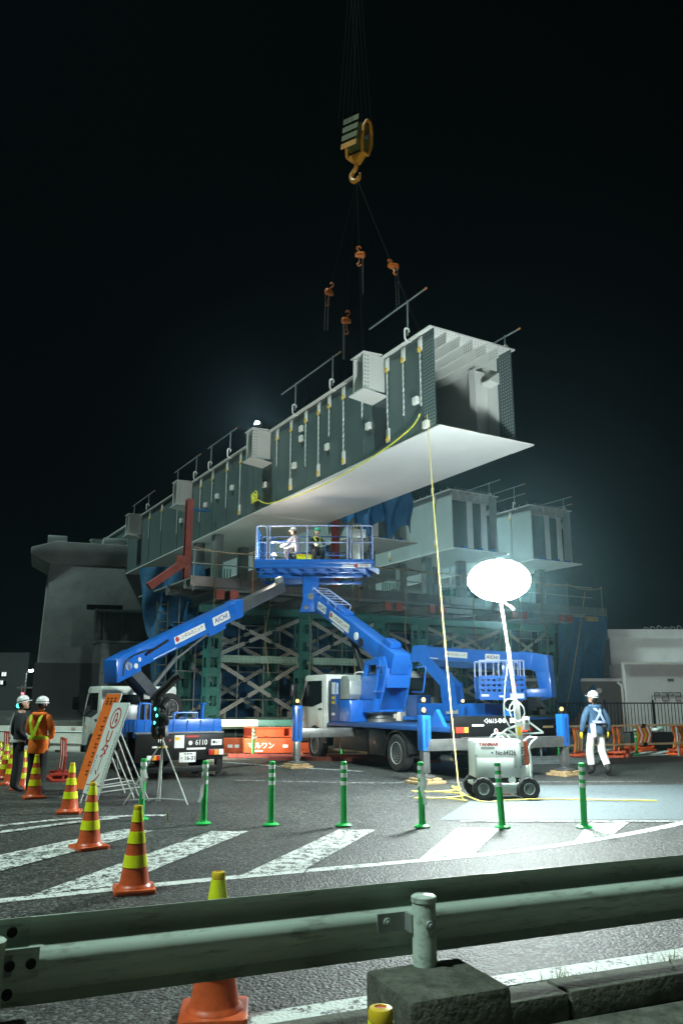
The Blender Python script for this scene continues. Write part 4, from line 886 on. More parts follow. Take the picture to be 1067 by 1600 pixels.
for k in range(9):
    x = PX0 + .18 + k * .425; MB(im).hexa([(x - .02, PY0 + .1, PZ - .5), (x + .02, PY0 + .1, PZ - .5), (x + .02, PY1 - .1, PZ - .5), (x - .02, PY1 - .1, PZ - .5), (x - .02, PY0, PZ - .26), (x + .02, PY0, PZ - .26), (x + .02, PY1, PZ - .26), (x - .02, PY1, PZ - .26)]).build('floor_joist', 'blue', fl)
    MB(im).add([(x, PY0 - .02, PZ - .27), (x + .38, PY0 - .02, PZ - .27), (x + .38, PY0 + .02, PZ - .47)], [(0, 1, 2)]).build('joist_gusset', 'blue', fl, smooth=False)
MB(im).b(PX0 + .1, PX1 - .35, PY0 + .1, PY0 + .16, PZ - .56, PZ - .44).b(PX0 + .1, PX1 - .35, PY1 - .16, PY1 - .1, PZ - .56, PZ - .44).b(PX0 + .08, PX1 - .2, PY0 + .04, PY0 + .1, PZ - .41, PZ - .35).b(-1.6, -.3, PY0 + .1, PY1 - .1, PZ - .52, PZ - .46).build('floor_bearer', 'blue', fl, bev=.006)
MB(im).b(PX1 - 1.0, PX1 - .62, PY0 - .035, PY0 - .0305, PZ - .22, PZ - .16).each('decal', 'decal', fl); MB(im).b(PX1 - .6, PX1 - .5, PY0 - .035, PY0 - .0305, PZ - .24, PZ - .14).each('decal', 'inkred', fl); MB(im).b(PX1 - .5, PX1 - .08, PY0 - .035, PY0 - .0305, PZ - .24, PZ - .14).each('decal', 'decal', fl)
txt('lettering', 'N1000', .1, im @ face((PX1 - .29, PY0 - .036, PZ - .19)), 'ink', fl)
def rail_panel(x0, x1, y, mids, zt=7.09):
    b = MB(im); b.tube(smoothpath([(x0, y, PZ), (x0, y, zt - .12), (x0 + .02, y, zt - .03), (x0 + .12, y, zt), (x1 - .12, y, zt), (x1 - .02, y, zt - .03), (x1, y, zt - .12), (x1, y, PZ)], 3), .021, 7)
    for m in mids: b.tube([(m, y, PZ), (m, y, zt)], .021, 6)
    b.tube([(x0, y, PZ + .57), (x1, y, PZ + .57)], .018, 6); return b.build('guard_rail', 'strap' if y < 26 else 'blued', fl)
for y in (PY0, PY1):
    rail_panel(PX0 + .02, PX0 + .36, y, ()); rail_panel(PX0 + .45, PX0 + 2.95, y, (PX0 + 1.66,)); rail_panel(PX0 + 3.05, PX1 - .02, y, (PX1 - .35,))
for x in (PX0, PX1):
    b = MB(im)
    for z in (PZ + .57, 7.09): b.tube([(x, PY0, z), (x, PY1, z)], .02, 6)
    for y in (25.9, 26.5): b.tube([(x, y, PZ), (x, y, 7.09)], .018, 6)
    b.build('guard_rail', 'blue', fl)
b = MB(im)
for x in (PX0 + .2, PX0 + .28, PX0 + .95, PX0 + 1.05): b.tube([(x, PY0 + .02, PZ), (x, PY0 + .02, PZ + .62)], .018, 6)
b.tube([(PX0 + .5, PY0 + .02, PZ + .62), (PX0 + 1.05, PY0 + .02, PZ + .62)], .018, 6); b.tube([(PX0 + 2.25, PY0 + .03, PZ + .15), (PX0 + 2.9, PY0 + .03, PZ + .15)], .016, 6).tube([(PX0 + 2.25, PY0 + .03, PZ + .15), (PX0 + 2.25, PY0 + .03, PZ + .62)], .016, 6); b.each('inner_rail', 'blue', fl)
cbx = MB(im).b(.35, .72, 25.5, 25.75, PZ, PZ + .75).build('platform_control_box', 'galv', fl, bev=.02)
MB(im).b(.33, .8, 25.45, 25.8, PZ + .75, PZ + 1.05).build('control_console', 'galv', cbx, bev=.03)
for x in (.4, .5, .62): MB(im).cyl((x, 25.6, PZ + 1.05), (x, 25.58, PZ + 1.2), .012).ell((x, 25.58, PZ + 1.21), (.025, .025, .025), 8, 6).build('lever', 'yellowd', cbx)
MB(im).tube(smoothpath([(.85, 25.5, PZ + .9), (.92, 25.45, PZ + .6), (.88, 25.42, PZ + .3), (.93, 25.4, PZ + .02)], 4), .02).build('control_cable', 'rubblk', cbx)
tb = thing('tool_box', 'yellow tool box on the platform floor between the two workers', 'tool box', (-1.2, 25.45, PZ)); MB().b(-.24, .24, -.1, .1, 0, .16).build('box_body', 'coney', tb, bev=.012); MB().b(-.25, .25, -.11, .11, .161, .2).build('lid', 'yellowd', tb, bev=.01); MB().tube([(-.08, 0, .2), (-.08, 0, .24), (.08, 0, .24), (.08, 0, .2)], .01, 6).build('handle', 'black', tb)
wl = thing('work_lamp', 'round lit work lamp on the platform beside the crouching worker', 'lamp', (-2.2, 25.6, PZ))
MB().lathe([(.09, 0), (.09, .015), (.02, .02), (.015, .1)], 14).build('lamp_foot', 'black', wl); MB().lathe([(.04, .1), (.075, .14), (.08, .2), (.07, .205)], 16).build('lamp_shade', 'galv', wl); MB().ell((0, 0, .2), (.07, .07, .075), 16, 10).build('bulb', 'weld', wl)
lamp('platform_lamp_light', (-2.35, 25.75, PZ + .45), 80, (1., .80, .58), .3)

# ---------------------------------------------------------------- left truck
A2 = R(30)
T2, cb2, rp2 = truck_base('small blue lift truck with black tailboard numbered 6110 and a long raised boom', (-3.97, 18.45), A2, 2.75, .95, .36, .93, -1.15, (1.95, 3.75), 1.93, 'blued', '6110')
m2 = Matrix.Rotation(A2, 4, 'Z'); m2.translation = (-3.97, 18.45, 0); i2 = m2.inverted()
MB().b(-.95, -.92, -1.1, 1.7, .93, 1.20).b(.92, .95, -1.1, 1.7, .93, 1.20).b(-.92, .92, -1.12, -1.09, .93, 1.20).build('side_board', 'blue', T2, bev=.005)
for k in range(9): MB().b(-.965, -.951, -.95 + k * .3, -.92 + k * .3, .95, 1.18).build('board_rib', 'blue', T2)
for k in range(6): MB().b(-.75 + k * .3, -.72 + k * .3, -1.135, -1.121, .95, 1.18).build('board_rib', 'blue', T2)
tail_lamp(rp2, -.55, -1.2, .44, -1, False, .34, .11); tail_lamp(rp2, .78, -1.2, .52, 1, False, .36, .13)
pl = MB().b(-.02, .34, -1.225, -1.2, .33, .53).build('number_plate', 'decal', rp2, bev=.006); txt('lettering', '・16-31', .115, face((.16, -1.2265, .41)), 'ink', pl, bold=.003, squeeze=.95); MB().b(.08, .13, -1.2275, -1.2255, .49, .51).b(.15, .18, -1.2275, -1.2255, .485, .515).b(.2, .26, -1.2275, -1.2255, .49, .51).build('lettering', 'ink', pl)
txt('lettering', '6110', .15, face((.46, -1.202, .72)), 'inkwhite', rp2, bold=.002, squeeze=.9); txt('lettering', '●', .12, face((.22, -1.202, .71)), 'inkwhite', rp2)
MB().b(-.13, .08, -1.206, -1.2, .62, .88).b(-.5, -.38, -1.206, -1.2, .74, .81).b(.14, .56, -1.206, -1.2, .58, .62).b(.68, .92, -1.206, -1.2, .66, .78).b(-.6, -.48, -1.206, -1.2, .63, .67).each('decal', 'decal', rp2)
MB().b(.12, .4, -1.206, -1.2, .83, .87).b(-.25, -.21, -1.206, -1.2, .76, .8).each('decal', 'inkred', rp2); MB().b(-.46, -.28, -1.206, -1.2, .63, .67).b(-.12, -.02, -1.2085, -1.2065, .78, .84).each('decal', 'yellowd', rp2)
txt('lettering', '●6・', .08, face((.8, -1.208, .72)), 'ink', rp2)
MB().b(-.97, .97, -1.18, -1.1, .915, .945).build('deck_edge', 'steel', T2)
MB().cyl((.68, -.6, .93), (.68, -.6, 1.5), .04).lathe([(.09, 1.5), (.1, 1.53), (.02, 1.54)], 12, (.68, -.6, 0)).build('boom_rest', 'blue', T2)
for x0, x1, y in ((-.1, .42, -1.0), (-.85, -.62, -1.0)):
    b = MB(); h = 1.33 if x0 > -.5 else 1.52
    b.tube(smoothpath([(x0, y, .95), (x0, y, h - .05), (x0 + .04, y, h), (x1 - .04, y, h), (x1, y, h - .05), (x1, y, .95)], 3), .022, 7); b.tube([((x0 + x1) / 2, y, .95), ((x0 + x1) / 2, y, h)], .018, 6); b.build('grab_rail', 'blue', T2)
sw = wheel_parts(T2, (.12, .05, 1.42), .33, .2, 0, -1); sw.rotation_euler = (0, 0, R(105)); MB().b(.08, .16, .1, .5, 1.0, 1.45).build('spare_wheel_carrier', 'black', T2)
MB().b(-.9, -.45, .45, 1.1, .95, 1.50).build('locker', 'boomgrey', T2, bev=.02); MB().b(-.35, -.15, .2, .5, .95, 1.5).build('pump_box', 'wood', T2, bev=.02)
MB().lathe([(.36, .93), (.36, 1.0), (.30, 1.02), (.30, 1.1)], 24, (0, 1.15, 0)).build('slew_ring', 'steel', T2)
piv2 = Vector((-5.02, 18.72, 2.42)); tp2 = Vector((-1.82, 23.85, 4.9)); dh = (tp2 - piv2); dh.z = 0; dh.normalize(); tc = Vector((-4.545, 19.45, 0))
n2 = Vector((dh.y, -dh.x, 0))
b = MB(i2)
for s in (-.18, .18):
    o = n2 * s
    for a, c in (((0, .9), (0, 1.75)), ((0, 1.72), (-.78, 2.30)), ((-.7, 2.26), (-.88, 2.42))):
        b.bar(tc + dh * a[0] + o + Vector((0, 0, a[1])), tc + dh * c[0] + o + Vector((0, 0, c[1])), .035, .26, tuple(dh + Vector((0, 0, .3))))
b.bar(tc + Vector((0, 0, 1.02)), tc + Vector((0, 0, 1.65)), .30, .22, tuple(dh)); b.bar(tc + dh * -.1 + Vector((0, 0, 1.8)), tc + dh * -.7 + Vector((0, 0, 2.24)), .30, .16)
tr2 = b.build('turret_arm', 'boomgrey', T2)
MB(i2).b(-4.62, -4.48, 19.2, 19.22, 1.62, 1.78).each('decal', 'decal', tr2)
f2 = i2 @ frame(piv2, tp2); L2 = (tp2 - piv2).length
bo = MB(f2).b(-.20, .20, -.25, 4.35, -.22, .22).build('boom', 'blue', T2, bev=.025)
MB(f2).hexa([(-.22, -.5, -.3), (.22, -.5, -.3), (.22, .3, -.30), (-.22, .3, -.30), (-.22, -.35, .22), (.22, -.35, .22), (.22, .3, .24), (-.22, .3, .24)]).build('boom_foot', 'blue', bo, bev=.03)
MB(f2).b(-.15, .15, 4.35, L2, -.155, .155).build('inner_boom', 'boomgrey', bo, bev=.015)
MB(f2).hexa([(-.21, 4.0, -.235), (.21, 4.0, -.235), (.21, 4.3, -.235), (-.21, 4.3, -.235), (-.21, 4.1, .235), (.21, 4.1, .235), (.21, 4.45, .235), (-.21, 4.45, .235)]).build('boom_collar', 'blue', bo, bev=.02)
MB(f2).b(-.08, .08, L2 - .12, L2 + .1, -.16, .3).build('tip_bracket', 'galv', bo, bev=.01)
plate(bo, f2, .2005, 1.55, 2.72, -.09, .09); plate(bo, f2, .2005, 3.05, 3.75, -.11, .11); plate(bo, f2, .2005, .75, 1.55, -.18, -.16)
sidetext(bo, f2, .2055, 2.22, 0, 'レンタルのニッケン', .125, 'ink'); sidetext(bo, f2, .2055, 1.64, 0, '●', .17, 'inkred'); sidetext(bo, f2, .2055, 3.4, 0, 'AICHI', .19, 'inkblue', bold=.003, spacing=1.12)
MB(f2).cyl((.22, -.05, -.05), (.2, -.05, -.05), .1).cyl((.23, .15, -.12), (.2, .15, -.12), .06).cyl((.23, .3, -.02), (.2, .3, -.02), .05).each('pivot_pin', 'decal', bo)
MB(f2).tube(smoothpath([(.23, -.3, -.2), (.25, -.1, .1), (.24, .4, .12), (.24, .9, .04)], 4), .018).tube([(.24, .5, .02), (.24, 1.3, .1)], .03).build('hose', 'rubblk', bo)
MB().cyl(i2 @ (tc + dh * -.1 + Vector((0, 0, 1.75))), f2 @ Vector((0, 1.7, -.45)), .055).cyl(f2 @ Vector((0, 1.6, -.5)), f2 @ Vector((0, 3.1, -.26)), .03).build('lift_cylinder', 'chain', T2)
MB(f2).b(-.13, .13, 2.9, 3.6, -.34, -.222).build('cylinder_mount', 'blue', bo, bev=.02)
MB().b(-1.05, 1.05, -1.0, -.8, .5, .66).build('outrigger_box', 'black', T2)
for x in (-.98, .98): MB().b(x - .07, x + .07, -.97, -.83, .14, .95).b(x - .15, x + .15, -1.05, -.75, .0, .04).b(x - .045, x + .045, -.945, -.855, .04, .15).build('outrigger_leg', 'black', T2)

# ---------------------------------------------------------------- right truck, boom stowed
A3 = R(45)
T3, cb3, rp3 = truck_base('blue lift truck with stowed boom and lattice basket behind the balloon lamp mast', (4.55, 24.35), A3, 4.0, 1.0, .42, 1.1, -1.5, (2.85, 4.7), 2.5, 'blue', '')
m3 = Matrix.Rotation(A3, 4, 'Z'); m3.translation = (4.55, 24.35, 0); i3 = m3.inverted()
for x, sd in ((-.75, -1), (.75, 1)): tail_lamp(rp3, x, -1.55, .82, sd, False)
MB().lathe([(.5, 1.1), (.5, 1.2), (.42, 1.22), (.42, 1.32)], 26, (0, 1.6, 0)).build('slew_ring', 'steel', T3)
a0 = Vector((2.42, 24.9, 3.02)); a1 = Vector((5.55, 22.55, 2.66)); d3 = (a1 - a0).normalized(); dh3 = Vector((d3.x, d3.y, 0)).normalized(); n3 = Vector((dh3.y, -dh3.x, 0))
tc3 = Vector((3.35, 24.4, 0))
b = MB(i3)
for s in (-.22, .22):
    o = n3 * s; b.bar(tc3 + o + Vector((0, 0, 1.3)), tc3 + o + dh3 * -.1 + Vector((0, 0, 2.1)), .04, .5, tuple(dh3)); b.bar(tc3 + o + dh3 * .02 + Vector((0, 0, 1.9)), a0 + dh3 * .15 + o + Vector((0, 0, -.1)), .04, .34)
b.bar(tc3 + Vector((0, 0, 1.3)), tc3 + Vector((0, 0, 2.0)), .36, .3, tuple(dh3)); b.build('turret', 'blue', T3)
MB(i3).bar(tc3 + dh3 * -.3 + n3 * .25 + Vector((0, 0, 1.82)), tc3 + dh3 * .12 + n3 * .25 + Vector((0, 0, 1.82)), .05, .3).build('turret_panel', 'blue', T3)
MB().b(-.95, .2, -.3, 2.2, 1.105, 1.5).build('deck_box', 'blue', T3, bev=.02); MB().b(-.955, -.951, .6, 1.1, 1.2, 1.36).each('decal', 'decal', T3); MB().b(-.9, -.2, 2.25, 2.7, 1.105, 1.75).build('deck_box', 'blued', T3, bev=.02)
f3 = i3 @ frame(a0, a1); L3 = (a1 - a0).length
bo = MB(f3).b(-.19, .19, -.1, L3 - .15, -.19, .19).build('boom', 'blue', T3, bev=.02)
MB(f3).hexa([(-.21, -.3, -.34), (.21, -.3, -.34), (.21, .5, -.24), (-.21, .5, -.24), (-.21, -.15, .2), (.21, -.15, .2), (.21, .35, .235), (-.21, .35, .235)]).build('boom_foot', 'blue', bo, bev=.03)
MB(f3).b(-.14, .14, .4, L3 - 1.3, -.37, -.195).build('lower_boom', 'blued', bo, bev=.02)
MB(f3).b(-.215, .215, L3 - .6, L3 - .2, -.26, .215).build('boom_collar', 'blue', bo, bev=.015)
plate(bo, f3, .1905, .98, 1.72, -.08, .09); plate(bo, f3, .1905, 2.3, 2.75, -.08, .09); sidetext(bo, f3, .1955, 1.38, 0, 'レンタルのニッケン', .085, 'ink'); sidetext(bo, f3, .1955, 1.04, 0, '●', .12, 'inkred'); sidetext(bo, f3, .1955, 2.52, 0, 'AICHI', .13, 'inkblue', bold=.002, spacing=1.12); plate(bo, f3, .1905, .3, .75, -.15, -.13)
jb = MB(f3).hexa([(-.2, L3 - .2, -.3), (.2, L3 - .2, -.3), (.2, L3 + .3, -.3), (-.2, L3 + .3, -.3), (-.2, L3 - .2, .2), (.2, L3 - .2, .2), (.2, L3 + .24, .16), (-.2, L3 + .24, .16)]).build('boom_head', 'blue', bo, bev=.02)
MB(f3).hexa([(-.17, L3 + .1, -1.05), (.17, L3 + .1, -1.05), (.17, L3 + .4, -.95), (-.17, L3 + .4, -.95), (-.17, L3 - .12, -.29), (.17, L3 - .12, -.29), (.17, L3 + .31, -.29), (-.17, L3 + .31, -.29)]).build('jib', 'blue', jb, bev=.02)
MB(i3).bar((4.9, 22.55, 1.78), (5.62, 22.35, 1.80), .3, .22).build('basket_arm', 'blue', jb, bev=.01)
BX0, BX1, BY0, BY1, BZ = 3.72, 4.92, 22.0, 22.75, 1.62
bk = MB(i3).b(BX0, BX1, BY0, BY1, BZ, BZ + .05).build('basket_floor', 'blue', T3)
def lattice(x0, x1, y, z0, z1):
    b = MB(i3); nx, nz = 8, 3; b.b(x0, x1, y - .012, y + .012, z0, z0 + .22)
    zz = z0 + .22; hh = (z1 - zz) / nz
    for k in range(nz): b.b(x0, x1, y - .012, y + .012, zz + hh * k + hh * .45, zz + hh * (k + 1))
    for k in range(nx + 1): b.b(x0 + (x1 - x0) * k / nx - .028, x0 + (x1 - x0) * k / nx + .028, y - .013, y + .013, zz, z1 - .005)
    return b.build('basket_panel', 'blue', bk)
lattice(BX0, BX1, BY0, BZ - .02, BZ + .62); lattice(BX0, BX1, BY1, BZ - .02, BZ + .62)
for x in (BX0, BX1): MB(i3).b(x - .013, x + .013, BY0, BY1, BZ, BZ + .6).build('basket_panel', 'blue', bk)
b = MB(i3)
for y in (BY0, BY1):
    b.tube([(BX0, y, BZ + 1.02), (BX1, y, BZ + 1.02)], .02, 6)
    for x in (BX0, BX0 + .17, BX0 + .52, BX0 + .75, BX1 - .1, BX1): b.tube([(x, y, BZ + .6), (x, y, BZ + 1.02)], .018, 6)
b.each('basket_rail', 'strap', bk)
MB(i3).b(BX0 + .72, BX0 + 1.05, BY1 - .2, BY1 - .05, BZ + .55, BZ + 1.05).build('basket_control', 'blue', bk, bev=.02)
MB(i3).b(BX0 + .03, BX0 + .23, BY0 - .018, BY0 - .013, BZ + .07, BZ + .13).b(BX0 + .5, BX0 + .66, BY0 - .018, BY0 - .013, BZ + .05, BZ + .1).b(BX0 + .8, BX1 - .03, BY0 - .018, BY0 - .013, BZ + .02, BZ + .15).each('decal', 'decal', bk)
txt('lettering', '●', .1, i3 @ face((BX0 + .95, BY0 - .02, BZ + .36)), 'inkred', bk)
for x in (-1.0, 1.0): MB().b(x - .08, x + .08, -1.0, -.84, .06, 1.1).b(x - .16, x + .16, -1.08, -.76, 0, .05).build('outrigger_leg', 'blued', T3)
MB().b(-1.0, 1.0, -1.02, -.82, .6, .8).build('outrigger_box', 'black', T3)
# ================================================================ BRIDGE GIRDERS   local x = across (right), y = along (away), z up
GA = R(30.4); GO = Vector((2.42, 19.5, 8.4)); GU = Vector((-math.sin(GA), math.cos(GA), 0)); GV = Vector((math.cos(GA), math.sin(GA), 0))
def gp(s, v, z=0): return GO + GU * s + GV * v + Vector((0, 0, z))
GW, GH = 2.72, 2.85
def discs(b, pts, nrm, r):
    """small hexagons, one per point"""
    n = Vector(nrm); u = n.orthogonal().normalized(); q = n.cross(u)
    for p in pts:
        p = Vector(p); b.add([p + u * (r * math.cos(a)) + q * (r * math.sin(a)) for a in [k * math.pi / 3 for k in range(6)]], [tuple(range(6))])
_sh = {}
def shared(key, fn, par, loc=(0, 0, 0), name=None, rz=None):
    if key not in _sh: _sh[key] = fn()
    return link(name or key, _sh[key], par, loc=loc, rz=rz)
def lug_mesh(): return MB().b(-.05, -.012, -.085, .085, -.20, .20).mesh('lug', 'white', bev=.006)
def shackle_mesh():
    b = MB(); b.tube([(-.06, .055 * math.cos(a), .07 * math.sin(a)) for a in [i * math.pi / 6 for i in range(13)]], .018, 6); return b.mesh('shackle', 'yellowd')
def chain_mesh(L):
    b = MB(); n = int(L / .085)
    for k in range(n):
        z = -k * L / n; d = (0, 1) if k % 2 else (1, 0)
        b.tube([(-.04 + d[0] * .022 * math.cos(a) , d[1] * .026 * math.cos(a), z + .06 * math.sin(a)) for a in (0, 1.57, 3.14, 4.71, 6.28)], .014, 4)
    return b.mesh('chain', 'bolt', smooth=False)
def clamp_mesh():
    return MB().tube(smoothpath([(.10, 0, -.06), (-.02, 0, -.08), (-.09, 0, -.02), (-.1, 0, .1), (-.1, 0, .22), (-.06, 0, .29), (.02, 0, .28), (.03, 0, .2)], 3), .028, 7).mesh('rail_clamp', 'white')
def stub_bracket(par, s):
    """cantilever stub on the left web"""
    o = MB().b(-.72, -.002, s - .02, s + .02, 1.78, 2.84).b(-.72, -.002, s + .5, s + .54, 1.78, 2.84).b(-.70, -.01, s + .02, s + .5, 2.80, 2.838).build('cantilever_stub', 'girdw', par)
    MB().hexa([(-.80, s - .14, 1.70), (-.002, s - .14, 1.60), (-.002, s + .66, 1.60), (-.80, s + .66, 1.70), (-.80, s - .14, 1.735), (-.002, s - .14, 1.635), (-.002, s + .66, 1.635), (-.80, s + .66, 1.735)]).build('stub_flange', 'girdw', o)
    MB().hexa([(-.76, s - .1, 2.842), (-.125, s - .1, 2.872), (-.125, s + .62, 2.872), (-.76, s + .62, 2.842), (-.76, s - .1, 2.87), (-.125, s - .1, 2.90), (-.125, s + .62, 2.90), (-.76, s + .62, 2.87)]).build('stub_flange', 'girdw', o)
    b = MB(); discs(b, [(-.66 + i * .09, s - .0225, 1.86 + j * .115) for i in range(2) for j in range(9)], (0, -1, 0), .02); b.build('bolt_hole', 'hole', o, smooth=False, kind='stuff')
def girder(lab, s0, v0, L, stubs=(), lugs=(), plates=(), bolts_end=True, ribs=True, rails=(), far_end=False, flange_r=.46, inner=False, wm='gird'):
    o = gp(s0, v0); t = thing('bridge_girder', lab, 'girder', tuple(o), GA, 'steel box girders of the new bridge')
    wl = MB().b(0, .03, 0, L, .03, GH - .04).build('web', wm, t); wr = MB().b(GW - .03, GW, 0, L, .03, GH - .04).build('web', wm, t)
    tf = MB().b(-.12, GW + .14, -.02, L, GH - .04, GH).build('top_flange', 'girdw', t)
    bf = MB().b(-.05, GW + flange_r, -.22, L, 0, .03).build('bottom_flange', 'flange', t)
    MB().b(-.045, GW + flange_r - .005, -.215, .62, -.012, -.002).build('splice_plate', 'flange', bf)
    for x in (.031, GW - .034): MB().b(x, x + .003, .58, L - .03, .035, GH - .045).build('bounce_liner', 'girdw', wl if x < 1 else wr)  # added pale liner plates that bounce light around the box interior
    if ribs:
        for k in range(5):
            x = GW * (k + 1) / 6; r = MB().b(x - .012, x + .012, .03, L - .05, GH - .37, GH - .041).build('rib', 'girdw', t)
            b = MB(); discs(b, [(x - .0135, .10 + i * .09, GH - .31 + j * .085) for i in range(4) for j in range(3)], (-1, 0, 0), .018); b.build('bolt_hole', 'hole', r, smooth=False, kind='stuff')
        for x in (GW * .33, GW * .66): MB().b(x - .01, x + .01, .3, L - .05, .031, .2).build('floor_rib', 'girdw', t)
        # right inner stiffener and diaphragm
        MB().b(GW - .55, GW - .03, 1.05, 1.075, .031, GH - .375).build('inner_stiffener', 'girdw', t)
        MB().b(GW - .56, GW - .54, .92, 1.2, .031, GH - .375).build('inner_stiffener', 'girdw', t)
        MB().hexa([(GW - .38, .5, 2.0), (GW - .031, .5, 1.95), (GW - .031, .9, 1.95), (GW - .38, .9, 2.0), (GW - .38, .5, 2.03), (GW - .031, .5, 2.3), (GW - .031, .9, 2.3), (GW - .38, .9, 2.03)]).build('inner_bracket', 'girdw', t)
        MB().b(.031, GW - .56, 4.6, 4.63, .031, GH - .375).build('diaphragm', 'girdw', t)
    if inner:
        for x in (.9, 1.75): MB().b(x, x + .34, .02, .05, .12, GH - .45).build('inner_stiffener', 'girdw', t)
        MB().b(.032, GW - .032, .5, .53, .032, GH - .38).build('diaphragm', 'gird', t)
        for x in (.45, 1.35, 2.1): MB().b(x, x + .3, -.16, .0, .031, .14).build('floor_rib', 'tarp', t)
        b = MB()
        for k in range(16): b.tube([(-.05 + (GW + .1) * (k % 2), .2 + (k // 2) * .55, GH), (-.05 + (GW + .1) * (k % 2), .2 + (k // 2) * .55, GH + .16)], .02, 6); b.tube([(.3 + k * .14, .1, GH), (.3 + k * .14, .1, GH + .15)], .016, 5)
        b.build('shear_stud', 'scaf', t, kind='stuff')
    if bolts_end:
        b = MB(); g = [(.06 + i * .095, .16 + j * .098) for i in range(5) for j in range(26)]
        discs(b, [(-.0015, y, z) for y, z in g], (-1, 0, 0), .0185); discs(b, [(GW - .0315, y, z) for y, z in g], (-1, 0, 0), .0185); b.build('bolt_dot', 'bolt', t, smooth=False, kind='stuff'); b = MB()  # pale dots at the bolt positions of both webs
        discs(b, [(.12 + k * .1, .1 + i * .12, GH - .0415) for k in range(26) for i in range(2)], (0, 0, -1), .018); b.build('bolt_hole', 'hole', t, smooth=False, kind='stuff')
    for k in range(int(L / 1.15)):
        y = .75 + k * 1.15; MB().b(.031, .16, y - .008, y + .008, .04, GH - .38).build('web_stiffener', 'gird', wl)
    for s, full in lugs:
        l = shared('lug', lug_mesh, t, (0, s, GH - .30)); shared('shackle', shackle_mesh, l, (0, 0, -.17))
        b = MB().b(-.016, -.0, s + .0, s + .01, .1, GH - .1)
        MB().b(-.03, -.001, s - .035, s + .035, .06, GH - .5).build('shadow_strip', wm, t)  # added strip behind each chain, there to cast a shadow line
        shared('chain%d' % full, lambda: chain_mesh((1.0, 1.55, 2.0)[full]), t, (0, s, GH - .55), 'chain')
        if full == 2: l2 = shared('lug', lug_mesh, t, (0, s, .42)); shared('shackle', shackle_mesh, l2, (0, 0, -.1))
    for s, z in plates: shared('plate', lambda: MB().b(-.10, -.0, -.105, .105, -.10, .10).mesh('bracket_plate', 'white', bev=.004), t, (0, s, z), 'bracket_plate')
    for s, h in stubs: stub_bracket(t, s)
    for (x, sA, sB, posts, zt) in rails:
        b = MB(); b.tube([(x, sA, GH + zt), (x, sB, GH + zt)], .024, 7); rr = b.build('safety_rail', 'scaf', t)
        MB().tube([(x, sA - .005, GH + zt), (x, sA + .06, GH + zt)], .03, 8).build('rail_end', 'rust', rr)
        for p in posts:
            po = MB().tube([(x, p, GH + .1), (x + .01, p, GH + zt + .05)], .024, 7).build('rail_post', 'scaf', t)
            shared('clamp', clamp_mesh, po, (x if x < 1 else x, p, GH), 'rail_clamp', None if x < 1 else math.pi)
    return t
lugA = [(.55, 1), (1.35, 1), (2.15, 2), (3.5, 0), (4.6, 2), (5.5, 0), (6.2, 2), (7.1, 1), (8.2, 2), (9.3, 0)]
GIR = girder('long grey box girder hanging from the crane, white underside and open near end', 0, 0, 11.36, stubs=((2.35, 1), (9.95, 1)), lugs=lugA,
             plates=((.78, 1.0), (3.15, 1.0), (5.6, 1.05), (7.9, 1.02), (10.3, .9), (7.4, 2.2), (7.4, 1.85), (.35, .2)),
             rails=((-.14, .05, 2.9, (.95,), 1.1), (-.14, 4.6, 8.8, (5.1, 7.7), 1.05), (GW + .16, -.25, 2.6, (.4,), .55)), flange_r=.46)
b = MB(); discs(b, [(-.0015, 11.36 - .06 - i * .095, .16 + j * .098) for i in range(3) for j in range(26)], (-1, 0, 0), .018); b.build('bolt_dot', 'bolt', GIR, smooth=False, kind='stuff')
girder('grey box girder already set, joined behind the hanging girder and running to the pier', 11.40, 0, 30, stubs=((6.8, 1), (14.5, 1), (22.5, 1)), lugs=[(1.2, 2), (2.6, 1), (4.2, 0), (5.6, 1), (8.6, 1), (11, 0), (13, 0), (17, 0)],
       plates=((2.0, 1.5), (3.6, 1.5), (4.9, 1.4), (8, 1.3)), ribs=False, rails=((-.14, 1.5, 4.6, (2.1, 4.2), 1.0), (-.14, 5.5, 9, (6, 8.5), 1.0), (-.14, 12, 16, (13, 15.6), .8)))
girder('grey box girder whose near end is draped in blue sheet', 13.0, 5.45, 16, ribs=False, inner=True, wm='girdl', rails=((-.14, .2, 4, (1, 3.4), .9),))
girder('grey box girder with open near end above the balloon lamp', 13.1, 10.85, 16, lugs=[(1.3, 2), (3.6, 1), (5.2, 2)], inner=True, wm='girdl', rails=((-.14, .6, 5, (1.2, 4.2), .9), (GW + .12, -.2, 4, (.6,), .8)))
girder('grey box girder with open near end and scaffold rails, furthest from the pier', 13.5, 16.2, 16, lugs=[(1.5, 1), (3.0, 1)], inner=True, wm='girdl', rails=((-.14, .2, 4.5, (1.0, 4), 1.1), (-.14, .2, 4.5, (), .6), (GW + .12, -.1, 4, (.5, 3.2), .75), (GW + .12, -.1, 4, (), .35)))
t = thing('yellow_sling', 'thin yellow rope slung along the underside of the hanging girder', 'rope', tuple(gp(.5, -.06)))
b = MB(); o = gp(.5, -.06); P = [gp(.55, -.08, .55) - o, gp(.9, -.09, .3) - o] + [gp(1.2 + 9.3 * i / 16, -.1, .2 - .38 * math.sin(math.pi * i / 16) ** .8 + .0 * i) - o for i in range(1, 16)] + [gp(10.6, -.09, .35) - o, gp(11.1, -.09, .62) - o]
b.tube(smoothpath(P, 4), .02, 6); b.build('rope', 'hosey', t); b = MB(); rnd = random.Random(4)
for k in range(5): b.tube(smoothpath([gp(11.0 + rnd.uniform(-.3, .3), -.12, .55 + rnd.uniform(-.2, .25)) - o for _ in range(5)], 4), .022, 6)
b.build('rope_knot', 'hosey', t); MB().tube([gp(.62, -.085, .5) - o, gp(.76, -.085, .41) - o], .03).build('shackle', 'tarp', t)
